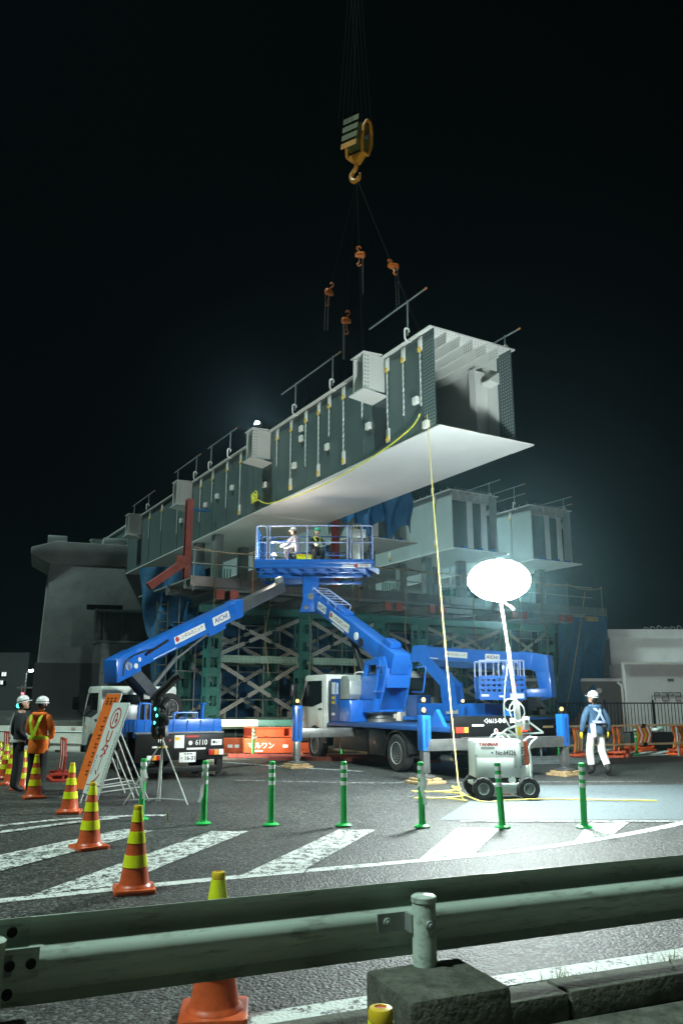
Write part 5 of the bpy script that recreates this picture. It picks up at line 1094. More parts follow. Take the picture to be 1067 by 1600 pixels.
# ---------------------------------------------------------------- blue sheet on the second girder
def drape(name, lab, W, H, fold, m, loc, rz, seed, edge=.0, nx=40, nz=24, hang=0.0, cat='sheet'):
    rnd = random.Random(seed); ph = [rnd.uniform(0, 6.28) for _ in range(6)]; fq = [rnd.uniform(2, 9) for _ in range(6)]
    b = MB(); vs = []
    for side in (0, 1):
        for j in range(nz + 1):
            for i in range(nx + 1):
                u, v = i / nx, j / nz
                d = sum(math.sin(fq[k] * u * 3.2 + ph[k] + v * (k - 2) * .8) for k in range(6)) / 6 * fold * (.25 + v)
                d += .5 * fold * math.sin(3.14 * v) * math.sin(u * 17 + 5 * v + ph[0])
                vs.append((u * W + .04 * math.sin(v * 9 + ph[1]) + hang * v, d + side * .006, -v * H * (1 - edge * abs(math.sin(u * 7 + ph[2]))) ))
    N = (nx + 1) * (nz + 1); fs = []
    for j in range(nz):
        for i in range(nx):
            a = j * (nx + 1) + i; fs += [(a, a + 1, a + nx + 2, a + nx + 1), (N + a, N + a + nx + 1, N + a + nx + 2, N + a + 1)]
    b.add(vs, fs); return b.build(name, m, label=lab, cat=cat, loc=loc, rz=rz)
drape('blue_sheet', 'crumpled blue sheet hung over the near end of the second girder', 3.0, 2.75, .32, 'tarp', tuple(gp(12.72, 5.3, GH - .1)), GA, 5, .25)
drape('blue_sheet', 'blue sheet hung along the side of the second girder', 2.6, 2.3, .18, 'tarp', tuple(gp(15.3, 5.25, GH - .1)), GA - math.pi / 2, 8, .2)
drape('debris_net', 'dark blue net hung round the left end of the scaffold deck', 3.0, 3.3, .35, 'net', tuple(gp(17.6, -2.4, -1.35)), GA - R(45), 3, .25, hang=.5, cat='net')
drape('debris_net', 'dark blue net below the scaffold deck behind the long boom', 3.4, 4.2, .4, 'net', tuple(gp(18.6, -1.2, -3.0)), GA + R(10), 13, .25, hang=.3, cat='net')
drape('debris_net', 'tall blue net hung at the right end of the scaffold', 3.6, 5.4, .25, 'net', tuple(gp(13.2, 17.5, -2.5)), GA + R(2), 21, .15, hang=-.8, cat='net')
drape('debris_net', 'dark blue net hung deep behind the green support columns', 21.0, 5.4, .5, 'net', tuple(gp(18.9, -1.2, -2.7)), GA, 31, .1, nx=90, cat='net')

# ================================================================ SUPPORT BENTS
def bent(lab, s, Ls, brace=True):
    o = gp(s, 0); o.z = 0; t = thing('support_bent', lab, 'support frame', tuple(o), GA, 'green steel support bents')
    def colm(x):
        w, z0, z1 = .27, .95, 4.85
        c = MB()
        for sx in (-1, 1):
            for sy in (-1, 1): c.b(*sorted((sx * w, sx * (w - .13))), *sorted((sy * w, sy * (w - .015))), z0, z1); c.b(*sorted((sx * w, sx * (w - .015))), *sorted((sy * (w - .016), sy * (w - .13))), z0, z1)
        c.b(-.33, .33, -.33, .33, z1, z1 + .05).b(-.33, .33, -.33, .33, z0 - .05, z0); return c.mesh('column', 'sgreen')
    def batt():
        c = MB(); w = .27
        for sy in (-1, 1): c.b(-w + .131, w - .131, *sorted((sy * (w - .002), sy * (w - .016))), -.17, .17)
        for sx in (-1, 1): c.b(*sorted((sx * (w - .002), sx * (w - .0145))), -w + .131, w - .131, -.17, .17)
        return c.mesh('batten_plate', 'sgreen')
    def bolts():
        c = MB(); w = .27
        discs(c, [(sx * (w - .065) + dx, -w - .0015, 1.1 + k * .19) for k in range(20) for sx in (-1, 1) for dx in (-.03, .03)], (0, -1, 0), .017); return c.mesh('bolt_hole', 'hole', smooth=False)
    for x in Ls:
        c = shared('column', lambda: colm(0), t, (x, 0, 0))
        for k in range(6): shared('batten', batt, c, (0, 0, 1.2 + k * .72), 'batten_plate')
        h = shared('colbolts', bolts, c, name='bolt_hole'); h['kind'] = 'stuff'
    x0, x1 = Ls[0] - .6, Ls[-1] + .6
    def ibeam(z, h, m, name, w=.25):
        b = MB().b(x0, x1, -w / 2, w / 2, z, z + .025).b(x0, x1, -w / 2, w / 2, z + h - .025, z + h).b(x0, x1, -.012, .012, z + .025, z + h - .025)
        return b.build(name, m, t)
    ibeam(4.92, .32, 'sgreen', 'top_beam', .4); ibeam(.52, .36, 'sgreenl', 'base_beam', .45)
    for a, c in zip(Ls, Ls[1:]):
        if c - a < 2.6: continue
        mb = MB().b(a + .29, c - .29, -.12, -.10, 3.02, 3.30).b(a + .29, c - .29, -.20, -.121, 3.28, 3.30).b(a + .29, c - .29, -.20, -.121, 3.02, 3.04).build('tie_beam', 'sgreenl', t)
        b = MB(); discs(b, [(a + .4 + k * (c - a - .8) / 16, -.1215, 3.1 + .12 * q) for k in range(17) for q in (0, 1)], (0, -1, 0), .018); b.build('bolt_hole', 'hole', mb, smooth=False, kind='stuff')
        if brace:
            for z0, z1 in ((1.05, 2.98), (3.34, 4.8)):
                for (p, q, y) in (((a + .25, z0), (c - .25, z1), -.17), ((a + .25, z1), (c - .25, z0), -.145)):
                    d = Vector((q[0] - p[0], 0, q[1] - p[1])).normalized(); P0 = Vector((p[0], y, p[1])); P1 = Vector((q[0], y, q[1]))
                    br = MB().bar(P0, P0.lerp(P1, .30), .012, .15).bar(P0.lerp(P1, .36), P0.lerp(P1, .64), .012, .15).bar(P0.lerp(P1, .7), P1, .012, .15).tube([P0.lerp(P1, .25), P0.lerp(P1, .75)], .014, 5).build('brace', 'galv', t)
                    b = MB(); discs(b, [P0.lerp(P1, f) + Vector((0, -.008, 0)) for f in (.03, .06, .09, .12, .15, .18, .21, .24, .27, .4, .44, .48, .52, .56, .6, .73, .77, .81, .85, .89, .93, .97)], (0, -1, 0), .02); b.build('bolt_hole', 'hole', br, smooth=False, kind='stuff')
    for x in Ls:
        for sx in (-.55, .55): MB().b(x + sx - .02, x + sx + .02, -.2, .2, .9, 1.15).build('gusset', 'galv', t)
    b = MB()
    for x in Ls: b.b(x - .45, x + .45, -.35, .35, .0, .16).b(x - .4, x + .4, -.3, .3, .16, .34).b(x - .3, x + .3, -.3, .3, .34, .52)
    b.each('footing', 'conc', t)
LS = (-.4, 3.55, 7.2, 9.5, 14.3, 17.3)
bent('green bolted steel support bent with cross bracing, first row under the girder ends', 14.0, LS)
bent('green bolted steel support bent in the shade, second row under the girders', 17.2, LS)

# ---------------------------------------------------------------- scaffold deck
def scaffold():
    o = gp(12.6, 0); o.z = 0; t = thing('scaffold_deck', 'long scaffold deck with pipe rails and red beam ends on the green bents', 'scaffold', tuple(o), GA)
    x0, x1 = -1.9, 19.1; zd = 6.02
    for k in range(11):
        a = x0 + k * 2.0; MB().b(a + .005, a + 1.99, -.05, .0, zd - .30, zd + .08).build('toe_board', 'boomgrey', t)
    for k in range(11):
        a = x0 + k * 2.0
        for j in range(6): MB().b(a + .01, a + 1.98, .02 + j * 1.1, 1.08 + j * 1.1, zd - .03, zd + .02 + .004 * (j % 2)).build('deck_panel', 'galv', t)
    for x in LS:
        for dx in (-.28, .28):
            bm_ = MB().b(x + dx - .17, x + dx + .17, .06, 6.4, 5.30, 5.33).b(x + dx - .17, x + dx + .17, .06, 6.4, 5.63, 5.66).b(x + dx - .015, x + dx + .015, .06, 6.4, 5.331, 5.629).build('cross_beam', 'scaf', t)
            MB().b(x + dx - .17, x + dx + .17, .03, .058, 5.3, 5.66).build('end_plate', 'red', bm_)
            b = MB(); discs(b, [(x + dx + i * .11, .0285, 5.48 + j * .12) for i in (-1, 1) for j in (-1, 1)], (0, -1, 0), .02); b.build('bolt_hole', 'hole', bm_, smooth=False, kind='stuff')
    for j, yy in enumerate((.5, 2.6, 4.7)): MB().b(x0, x1, yy, yy + .2, 5.67, 5.97).build('bearer', 'scaf', t)
    for z in (.55, 1.05):
        b = MB(); b.tube([(x0, -.08, zd + z), (x1, -.08, zd + z)], .024, 6); b.build('hand_rail', 'scaf', t)
    for k in range(10):
        x = x0 + .1 + k * 2.4; MB().tube([(x, -.05, zd - .5), (x, -.05, zd + 1.2 + .1 * (k % 3))], .024, 6).build('rail_post', 'rust' if k in (1, 3) else 'scaf', t)
    b = MB()
    for k in range(9): b.tube(sag((x0 + .1 + k * 2.4, -.1, zd + 1.15), (x0 + 2.5 + k * 2.4, -.1, zd + 1.12), .10 + .05 * (k % 3)), .016, 5)
    b.build('safety_rope', 'wood', t)
    for k in range(22):
        x = x0 + .4 + k * .93; MB().tube([(x, 2.3 + .5 * (k % 2), .0), (x + .03, 2.3 + .5 * (k % 2), 5.95)], .024, 6).build('standard_pipe', 'scaf', t)
    for k, z in enumerate((1.6, 2.7, 3.7, 4.6)): MB().tube([(x0 + .3, 2.28 + .1 * k, z), (x1 - .2, 2.28 + .1 * k, z + .05)], .024, 6).build('ledger_pipe', 'scaf', t)
    b = MB(); rnd = random.Random(9)
    for k in range(9):
        x = x0 + 1 + k * 2.1 + rnd.uniform(-.4, .4); b.tube(smoothpath([(x, -.12, zd + 1.1), (x + rnd.uniform(-.2, .2), -.14, zd - .5), (x + rnd.uniform(-.1, .35), -.12, zd - 1.9), (x + rnd.uniform(-.1, .3), -.12, zd - rnd.uniform(2.2, 4.4))], 5), .014, 5)
    b.build('hanging_rope', 'wood', t, kind='stuff')
    # jacks between deck and girders
    for v in (0, 5.45, 10.85, 16.2):
        for dx in (.3, GW - .3):
            for s in (3.0, 5.2): MB().b(v + dx - .2, v + dx + .2, s - .2, s + .2, zd + .025, zd + 2.36).build('jack_stand', 'scaf', t, bev=.02)
            pass
    # small bolt bundles
    b = MB()
    for v in (.2, 2.5, 5.8, 8, 11.2, 13.4):
        for k in range(7): b.tube([(v - 1 + k * .12, .6, zd + .03), (v - 1 + k * .12, .6, zd + .55)], .03, 5)
    b.build('bolt_bundle', 'sgreen', t, kind='stuff')
scaffold()
def red_bracket(o, lab):
    t = thing('steel_prop', lab, 'steel prop', tuple(o), GA)
    MB().b(-.13, .13, -.13, -.11, 0, 3.6).b(-.13, .13, .11, .13, 0, 3.6).b(-.01, .01, -.109, .109, 0, 3.6).build('column', 'red', t)
    MB().bar((-.05, 0, 1.0), (-1.55, -.1, -.15), .26, .3).build('diagonal', 'red', t); MB().b(-.4, .1, -.15, .15, .85, 1.2).build('gusset', 'red', t)
    MB().b(-.2, .2, -.2, .2, -.03, 0).build('base_plate', 'red', t)
    MB().b(.13, .9, -.05, .05, 3.15, 3.25).build('tie', 'tarp', t)
red_bracket(Vector((gp(15.2, -1.15).x, gp(15.2, -1.15).y, 6.07)), 'dark red steel prop with diagonal brace beside the set girder')
red_bracket(Vector((gp(13.3, 4.7).x, gp(13.3, 4.7).y, 6.07)), 'dark red steel prop beside the blue sheet')
# board and loose pole at the right end of the scaffold
p = gp(12.8, 18.9); MB().b(-.1, .75, -.05, .05, 0, .22).build('timber_board', 'wood', label='short timber board sticking out at the right end of the scaffold', cat='board', loc=(p.x, p.y, 5.45), rz=GA)
b = MB(); b.tube(sag((p.x, p.y, 6.9), (p.x - 1.6, p.y - .8, .9), .25), .02, 5); b.build('tie_rope', 'wood', label='slanting tie rope from the scaffold right end to the ground', cat='rope')

# ================================================================ PIER and its bracket beam
o = Vector((-14.6, 44.5, 0)); t = thing('bridge_pier', 'tall concrete bridge pier with hammerhead cap at the far end of the girder', 'pier', tuple(o), R(20))
cp = MB(); cp.hexa([(-2.0, -1.6, 0), (5.0, -1.6, 0), (5.0, 3, 0), (-2.0, 3, 0), (-1.75, -1.35, 8.8), (5.0, -1.35, 8.8), (5.0, 3, 8.8), (-1.75, 3, 8.8)]); cp.build('shaft', 'conc', t, bev=.12)
MB().prism([(-2.7, 9.25), (-2.7, 9.6), (-1.5, 10.0), (5.4, 10.0), (5.4, 8.9), (-1.6, 8.7)], -1.5, 3.2, 'y').build('cap', 'conc', t, bev=.05)
MB().b(-1.9, -.9, -1.3, .2, 10.0, 10.35).b(1.0, 2.2, -1.3, .2, 10.0, 10.4).b(3.0, 4.6, -1.4, .2, 10.0, 10.7).each('bearing_plinth', 'girdl', t, bev=.03)
MB().b(-2.03, 5.05, -1.66, 3.1, 0, 3.5).build('painted_band', 'bldgd', t)
MB().b(-2.15, 5.2, -1.8, 3.2, 0, .55).build('footing', 'barrier', t)
p = Vector((-11.9, 39.0, 4.3)); t = thing('steel_box_beam', 'grey steel box beam lying level across the pier front', 'beam', tuple(p), R(14))
MB().b(0, 4.6, 0, .9, 0, .12).b(0, 4.6, 0, .9, 1.5, 1.62).b(.05, 4.6, .35, .38, .12, 1.5).build('beam_body', 'gird', t)
for x in (0.02, .34, 1.2, 2.4, 3.6): MB().b(x, x + .03, .0, .34, .121, 1.499).build('stiffener', 'gird', t)
MB().b(-.1, .0, -.05, .95, -.05, 1.66).build('end_plate', 'gird', t); MB().b(-.5, 1.2, .2, .7, 1.64, 1.85).build('packer', 'black', t)
for x in (.3, 4.0): MB().b(x, x + .4, .3, .7, -4.3, -.002).build('stand', 'scaf', t)

# ================================================================ CRANE HOOK, SLINGS AND CHAIN HOISTS
HK = Vector((.55, 25.0, 20.0))
t = thing('crane_hook_block', 'big yellow crane hook block with striped sheaves hanging in the night sky', 'crane hook', tuple(HK), R(-35)); HKO = t
t.rotation_euler = (0, R(7), R(-40)); t.scale = (.78, .78, .8)
for k in range(4): MB().lathe([(.40, -.045), (.62, -.045), (.66, -.03), (.60, 0), (.66, .03), (.62, .045), (.40, .045), (.12, .05)], 28, (-.36 + k * .2, 0, 1.55), 'x').build('sheave', 'hookd', t)
for x0 in (-.54, .38):
    fr = MB(); pr_ = [(-.2, .72), (-.32, 1.2), (-.30, 1.9), (-.12, 2.28), (.12, 2.28), (.30, 1.9), (.32, 1.2), (.2, .72)]
    for a, c in zip(pr_, pr_[1:] + pr_[:1]): fr.bar((x0 + .03, a[0], a[1]), (x0 + .03, c[0], c[1]), .11, .10)
    fr.build('side_plate', 'hook', t)
for z, w_ in ((.95, .05), (1.35, .05), (1.75, .05), (2.15, .05)): MB().b(-.5, .4, -.69, -.67, z - .13, z + .13).build('guard_plate', 'hookd' if z > 1 else 'hook', t)
MB().cyl((-.6, 0, 1.55), (.5, 0, 1.55), .09).build('axle', 'steel', t)
MB().hexa([(-.2, -.16, .35), (.06, -.16, .35), (.06, .16, .35), (-.2, .16, .35), (-.48, -.2, .76), (.34, -.2, .76), (.34, .2, .76), (-.48, .2, .76)]).build('trunnion', 'hook', t, bev=.03)
MB().tube(smoothpath([(-.07, 0, .4), (-.07, 0, .15), (-.24, 0, -.02), (-.30, 0, -.22), (-.18, 0, -.44), (.05, 0, -.48), (.2, 0, -.34), (.21, 0, -.16)], 4), [.10] * 10 + [.12] * 9 + [.11] * 5 + [.08, .07, .06, .05, .04], 9).build('hook', 'hook', t)
b = MB(); hm_ = t.rotation_euler.to_matrix()
t2 = thing('hoist_ropes', 'dark parallel hoist ropes rising from the crane hook block', 'rope', (HK.x, HK.y, HK.z + 1.6))
for k in range(8): b.tube([hm_ @ Vector((-.36 + (k // 2) * .2, -.6 + 1.2 * (k % 2), 0)), Vector((-.2 + (k // 2) * .12, -.3 + .6 * (k % 2), 7.2))], .010, 5)
b.build('wire', 'rope', t2)
AT = [(1.1, .55), (4.3, .5), (8.7, .5), (8.7, 2.2)]
for i, ((s, v), f, nm) in enumerate(zip(AT, (.58, .40, .46, .55), ('nearest the open end', 'in the middle of the girder', 'at the joint end, left lug', 'at the joint end, right lug'))):
    a = HK + Vector((.0, 0, -.34)); c = gp(s, v, GH); d = (c - a); L = d.length; hp = a.lerp(c, f); dn = d.normalized()
    t = thing('sling_leg', 'dark wire sling leg from hook to girder lug ' + nm, 'sling', tuple(a)); b = MB(); b.tube([Vector(), (hp - a) - dn * .4], .014, 6); b.build('wire', 'rope', t)
    b = MB(); b.tube([(hp - a) + dn * .45, c - a], .013, 5); b.build('wire', 'rope', t)
    b = MB(); n = int((c - hp).length / .12)
    for k in range(n):
        q = hp.lerp(c, k / n) - a; b.tube([q + Vector((.05 + .025 * math.cos(w_), .025 * math.cos(w_) * (k % 2), .05 * math.sin(w_))) for w_ in (0, 1.57, 3.14, 4.71, 6.28)], .009, 4)
    b.build('chain', 'rope', t)
    MB().b(c.x - a.x - .05, c.x - a.x + .05, c.y - a.y - .1, c.y - a.y + .1, c.z - a.z - .02, c.z - a.z + .14).build('lifting_lug', 'white', t)
    h = thing('chain_hoist', 'orange chain hoist on the sling leg ' + nm, 'hoist', tuple(hp)); h.rotation_euler = (dn * -1).to_track_quat('Z', 'Y').to_euler(); h.scale = (.7, .7, .8)
    MB().cyl((-.20, 0, 0), (.12, 0, 0), .16, .13).ell((-.2, 0, 0), (.1, .15, .15)).build('housing', 'hoist', h); MB().cyl((.12, 0, -.02), (.2, 0, -.02), .09).build('gear_case', 'hoist', h)
    b = MB(); b.tube(smoothpath([(0, 0, .13), (0, 0, .22), (.09, 0, .30), (.08, 0, .42), (-.03, 0, .45), (-.09, 0, .36)], 3), .035, 7); b.build('top_hook', 'hoist', h)
    b = MB(); b.tube(smoothpath([(.02, 0, -.3), (.02, 0, -.42), (.1, 0, -.48), (.08, 0, -.58), (-.02, 0, -.6), (-.07, 0, -.52)], 3), .03, 7); b.tube([(0, 0, -.12), (.01, 0, -.3)], .02, 5); b.build('bottom_hook', 'hoist', h)
    b = MB(); hi = h.rotation_euler.to_matrix().inverted()
    for k in range(26):
        for dx, dy in ((-.17, .1), (-.15, -.12)): p = hi @ Vector((0, 0, -.07 * k)) + Vector((dx, dy, -.1)); b.tube([p + Vector((.02 * math.cos(w_), .02 * math.cos(w_) * (k % 2), .036 * math.sin(w_))) for w_ in (0, 1.57, 3.14, 4.71, 6.28)], .006, 4)
    b.build('hand_chain', 'chain', h)
# flood lamp on the set girder
p = gp(11.55, .2, GH); t = thing('flood_lamp', 'small dazzling flood lamp standing on top of the set girder', 'lamp', tuple(p))
MB().tube([(0, 0, 0), (0, 0, .75)], .03).b(-.2, .2, -.2, .2, 0, .02).build('stand', 'black', t); MB().lathe([(.05, .7), (.13, .76), (.14, .9), (.10, .92)], 14).build('lamp_shade', 'black', t); MB().ell((-.02, -.06, .84), (.10, .10, .08), 16, 10).build('bulb', 'flood', t)
lamp('flood_lamp_light', (p.x, p.y - .3, p.z + 1.0), 60, (.85, .94, 1), .1)

# yellow ladder leaning against the first bent
t = thing('ladder', 'yellow ladder standing in the shade behind the long blue boom', 'ladder', (-6.55, 29.6, 0), R(20))
for x in (-.2, .2): MB().bar((x, 0, 0), (x, .5, 5.2), .03, .07).build('stile', 'hookd', t)
for k in range(16): MB().bar((-.2, .03 + k * .031, .3 + k * .32), (.2, .03 + k * .031, .3 + k * .32), .03, .03).build('rung', 'hookd', t)
# ================================================================ BEHIND: steel stacks, barriers, building, barricades, far lights
def ibeam(name, lab, a, c, w, h, m, parent_cat='beam', text=None, ends=True):
    t = thing(name, lab, 'beam', tuple(a)); f = frame((0, 0, 0), Vector(c) - Vector(a)); L = (Vector(c) - Vector(a)).length
    MB(f).b(-w / 2, w / 2, 0, L, 0, .03).b(-w / 2, w / 2, 0, L, h - .03, h).build('flange', m, t); wb = MB(f).b(-.02, .02, 0, L, .03, h - .03).build('web', m, t)
    if ends:
        for k in range(int(L / 1.2) + 1): MB(f).b(-w / 2 + .02, w / 2 - .02, k * 1.2 + .02, k * 1.2 + .04, .031, h - .031).build('stiffener', m, t)
    return t, f, L
# bottom orange box beam with lettering
t = thing('orange_steel_beam', 'bright orange steel box beam with white lettering lying behind the trucks', 'beam', (-3.95, 24.85, .06), R(1))
MB().b(0, 3.1, 0, .5, 0, .42).build('beam_body', 'orange', t, bev=.012)
txt('lettering', 'マルワン', .2, face((1.55, -.003, .2)), 'inkwhite', t, bold=.006); MB().b(.55, .7, -.004, -.001, .15, .24).b(.76, .9, -.004, -.001, .15, .24).b(2.2, 2.35, -.004, -.001, .15, .24).b(1.35, 1.6, -.004, -.001, .04, .08).build('lettering', 'inkwhite', t)
b = MB(); discs(b, [(.1 + k * .1, -.002, .1 + q * .2) for k in range(3) for q in (0, 1)] + [(2.6 + k * .1, -.002, .1 + q * .2) for k in range(5) for q in (0, 1)], (0, -1, 0), .018); b.build('bolt_hole', 'hole', t, smooth=False, kind='stuff')
for x in (.3, 2.5): MB().b(x, x + .3, -.1, .6, -.06, -.001).build('packer', 'wood', t)
ibeam('orange_steel_beam', 'shorter orange I beam on top of the lettered orange beam', (-3.0, 25.5, .50), (-.5, 25.55, .50), .3, .28, 'orange')
for x in (-2.6, -.9):
    h = thing('beam_clamp', 'rusty clamp on the lettered orange beam', 'clamp', (x, 25.1, .48), 0, 'beam clamps'); MB().b(-.05, .05, -.08, .08, 0, .05).build('jaw', 'galv', h); MB().cyl((0, 0, .05), (.02, 0, .13), .025).build('screw', 'rust', h)
t = thing('green_steel_beam', 'long green steel beam with a pale bolted end lying across the orange beams', 'beam', (-4.6, 25.75, .80), 0)
MB().b(0, 2.0, 0, .35, 0, .2).build('bolted_end', 'pwhite', t, bev=.006); MB().b(2.0, 5.4, .01, .34, .005, .195).build('beam_body', 'sgreen', t, bev=.006)
b = MB(); discs(b, [(.1 + k * .14, -.002, .04 + q * .12) for k in range(14) for q in (0, 1)], (0, -1, 0), .02); b.build('bolt_hole', 'hole', t, smooth=False, kind='stuff')
for k in range(9): MB().hexa([(2.2 + k * .14, 0, -.02), (2.24 + k * .14, 0, -.02), (2.24 + k * .14, .3, -.02), (2.2 + k * .14, .3, -.02), (2.12 + k * .14, 0, -.1), (2.16 + k * .14, 0, -.1), (2.16 + k * .14, .3, -.1), (2.12 + k * .14, .3, -.1)]).build('grating_bar', 'pwhite', t)
MB().b(.1, .5, .05, .3, -.8, -.001).build('stand', 'sgreen', t); MB().b(4.9, 5.2, .05, .3, -.8, -.001).build('stand', 'sgreen', t)
b = MB(); rnd = random.Random(6)
for k in range(6): b.tube([(.42 * math.cos(a) + rnd.gauss(0, .02), .2 * math.sin(a) + rnd.gauss(0, .02), .05 + .03 * k) for a in [i * .4 for i in range(17)]], .022, 6)
b.build('hose_coil', 'hose', label='bright yellow hose coil lying behind the black tailboard', cat='hose', loc=(-4.05, 24.5, .72)); MB().b(-4.55, -3.55, 24.25, 24.78, 0, .72).build('steel_crate', 'pwhite', label='pale crate under the yellow hose coil', cat='crate', bev=.02)
wl = thing('work_lamp', 'small lit work lamp on the ground by the orange beams', 'lamp', (-5.2, 23.4, 0)); MB().tube([(0, 0, 0), (0, 0, .85)], .02).lathe([(.15, 0), (.15, .02), (.02, .03)], 12).build('stand', 'black', wl); MB().lathe([(.05, .83), (.09, .88), (.09, .95)], 14).build('lamp_shade', 'black', wl); MB().ell((0, 0, .95), (.06, .06, .05), 12, 8).build('bulb', 'weld', wl)
lamp('work_lamp_light', (-5.0, 22.9, 1.25), 1300, (1., .87, .68), .08, spot=120, aim=(-3.6, 25.5, -.9))
# rubble strip and rails on the ground
MB().b(-1.9, 1.6, 25.6, 26.2, 0, .16).build('stone_heap', 'wood', label='low brown stone kerb heap beside the orange beams', cat='stones', bev=.05)
for (a, c) in (((-2.0, 22.9, .05), (2.6, 21.9, .05)), ((-3.2, 23.7, .06), (1.5, 23.4, .06))): MB().bar(a, c, .16, .1).build('steel_bar', 'red', label='dark red steel bar lying flat behind the lift truck', cat='beam', group='steel bars on the ground')
for k in range(4): MB().bar((4.6 + .1 * k, 21.0 + k * .45, .06 + .03 * (k % 2)), (6.6 + .2 * k, 21.5 + k * .5, .06 + .03 * (k % 2)), .1, .08).build('steel_bar', 'scaf', label='loose steel bar on the ground behind the rear outrigger', cat='beam', group='steel bars on the ground')
# jersey barriers at the left
BR = [Vector((-7.3, 26.0, 0)) + Vector((-.955, .29, 0)) * (2.05 * k) for k in range(7)]
for k, p in enumerate(BR):
    t = thing('road_barrier', 'white concrete road barrier in the row before the pier', 'barrier', tuple(p), R(163), 'white road barriers')
    MB().prism([(-.28, 0), (-.28, .1), (-.16, .32), (-.11, .78), (.11, .78), (.16, .32), (.28, .1), (.28, 0)], 0, 2.0, 'x').build('barrier_body', 'barrier', t, bev=.012)
    MB().b(.3, .6, .27, .29, .0, .07).b(1.4, 1.7, .27, .29, .0, .07).build('foot_slot', 'hole', t)
    if k == 0: txt('lettering', 'Ⅳ', .16, face((1.2, .135, .70), (-1, 0, 0)), 'inkred', t)
    MB().add([(.35 + .5 * q, .232 - .0, .18) for q in (0,)] + [(.55, .20, .38), (.45, .19, .38), (.22, .235, .18)], [(0, 1, 2, 3)]).build('arrow_mark', 'pwhite', t, smooth=False)
b = MB(); b.tube([(-7.0, 25.55, .62), (-16, 28.3, .62)], .035, 7); t = b.build('pipe_rail', 'galv', label='long grey pipe rail running before the white barriers', cat='rail')
for k in range(5): MB().tube([(-7.4 - k * 2, 25.67 + k * .61, 0), (-7.4 - k * 2, 25.67 + k * .61, .66)], .03, 7).build('rail_post', 'black', t)
# ---------------------------------------------------------------- chevron barricades
def barricade(lab, x, y, rz, m1='barr', m2='barry', group='chevron barricades'):
    t = thing('chevron_barricade', lab, 'barricade', (x, y, 0), rz, group)
    def chev(o, y0, y1, z0, z1, wd): 
        zm = (z0 + z1) / 2; return [(o, z0), (o + wd, z0), (o + wd + .16, zm), (o + wd, z1), (o, z1), (o + .16, zm)]
    MB().prism([(-.42, .18), (.42, .18), (.58, .5), (.42, .84), (-.42, .84), (-.26, .5)], -.02, .02, 'y').build('board', m1, t, bev=.01)
    for k in range(4):
        for s, nm in ((-1, 0), (1, 1)):
            MB().prism(chev(-.38 + k * .205, 0, 0, .23, .79, .095), *sorted((s * .021, s * .027)), 'y').build('chevron', m2 if k % 2 == 0 else 'pwhite', t)
    for x_ in (-.36, .36): MB().b(x_ - .03, x_ + .03, -.25, .25, .0, .06).b(x_ - .03, x_ + .03, -.022, .022, .06, .2).b(x_ - .03, x_ + .03, -.2, .2, .12, .17).build('foot', m1, t, bev=.008)
    MB().b(-.4, .4, -.25, -.19, .03, .08).b(-.4, .4, .19, .25, .03, .08).b(-.3, .3, -.2, .2, .09, .12).build('base', m1, t, bev=.008)
    return t
barricade('orange and yellow chevron barricade at the left hand of the navy worker', 6.5, 22.9, R(60)); barricade('orange chevron barricade just right of the navy worker, doubled with another', 7.95, 24.1, R(62)); barricade('orange chevron barricade stacked against its twin beside the navy worker', 8.15, 24.3, R(62))
barricade('small yellow chevron barricade behind the rails', 9.0, 26.6, R(70)); barricade('yellow and white chevron barricade further behind the rails', 9.6, 26.6, R(35)); barricade('orange chevron barricade with white arrow at the far end of the rails', 10.2, 25.1, R(40)); barricade('orange chevron barricade cut by the frame past the rails', 11.05, 25.3, R(28))
barricade('dark red chevron barricade standing behind the cone line', -8.3, 20.6, R(-60), 'redbar', 'orange'); barricade('dark red barricade behind the leaning orange board', -5.75, 17.2, R(-65), 'redbar', 'redbar')
for z, lab in ((.86, 'upper pale timber rail tied to the green posts'), (.34, 'lower pale timber rail tied to the green posts')):
    b = MB(); b.bar((4.7, 23.05, z), (10.8, 24.6, z + .03), .06, .055); o = b.build('timber_rail', 'wood', label=lab, cat='rail')
    for x in (6.02, 8.78): MB().b(x - .05, x + .05, 23.05 + (x - 4.7) * .254 - .06, 23.05 + (x - 4.7) * .254 + .06, z - .05, z + .06).build('rail_tie', 'rope', o)
for k, x in enumerate((5.6, 9.9)): MB().cyl((x, 23.05 + (x - 4.7) * .254 + .12, 0), (x, 23.05 + (x - 4.7) * .254 + .12, .95), .03).build('rail_post', 'galv', label='thin grey pipe post behind the timber rails', cat='post', group='pipe posts behind the timber rails')
random.seed(5)
t = thing('white_sacks', 'small heap of white and green sacks behind the rails', 'sacks', (10.2, 27.2, 0))
for k in range(4): MB().ell((-.3 + k * .2, .1 * (k % 2), .64 + .04 * (k % 2)), (.12, .12, .07), 10, 7).build('sack', 'pwhite' if k % 3 else 'sgreenl', t)
MB().b(-.6, .6, -.3, .4, 0, .58).build('crate', 'black', t)
# ---------------------------------------------------------------- iron fence
t = thing('iron_fence', 'black iron bar fence in front of the grey building', 'fence', (8.6, 33.0, 0), R(4))
for z in (.3, 1.45): MB().b(0, 14, -.02, .02, z, z + .05).build('fence_rail', 'iron', t)
for k in range(8): MB().b(k * 2 - .03, k * 2 + .03, -.03, .03, 0, 1.6).build('fence_post', 'iron', t)
bar_me = MB().b(-.011, .011, -.011, .011, .3, 1.5).mesh('fence_bar', 'iron', smooth=False)
for k in range(1, 100): link('fence_bar', bar_me, t, loc=(k * .14 + .001, .003, 0))
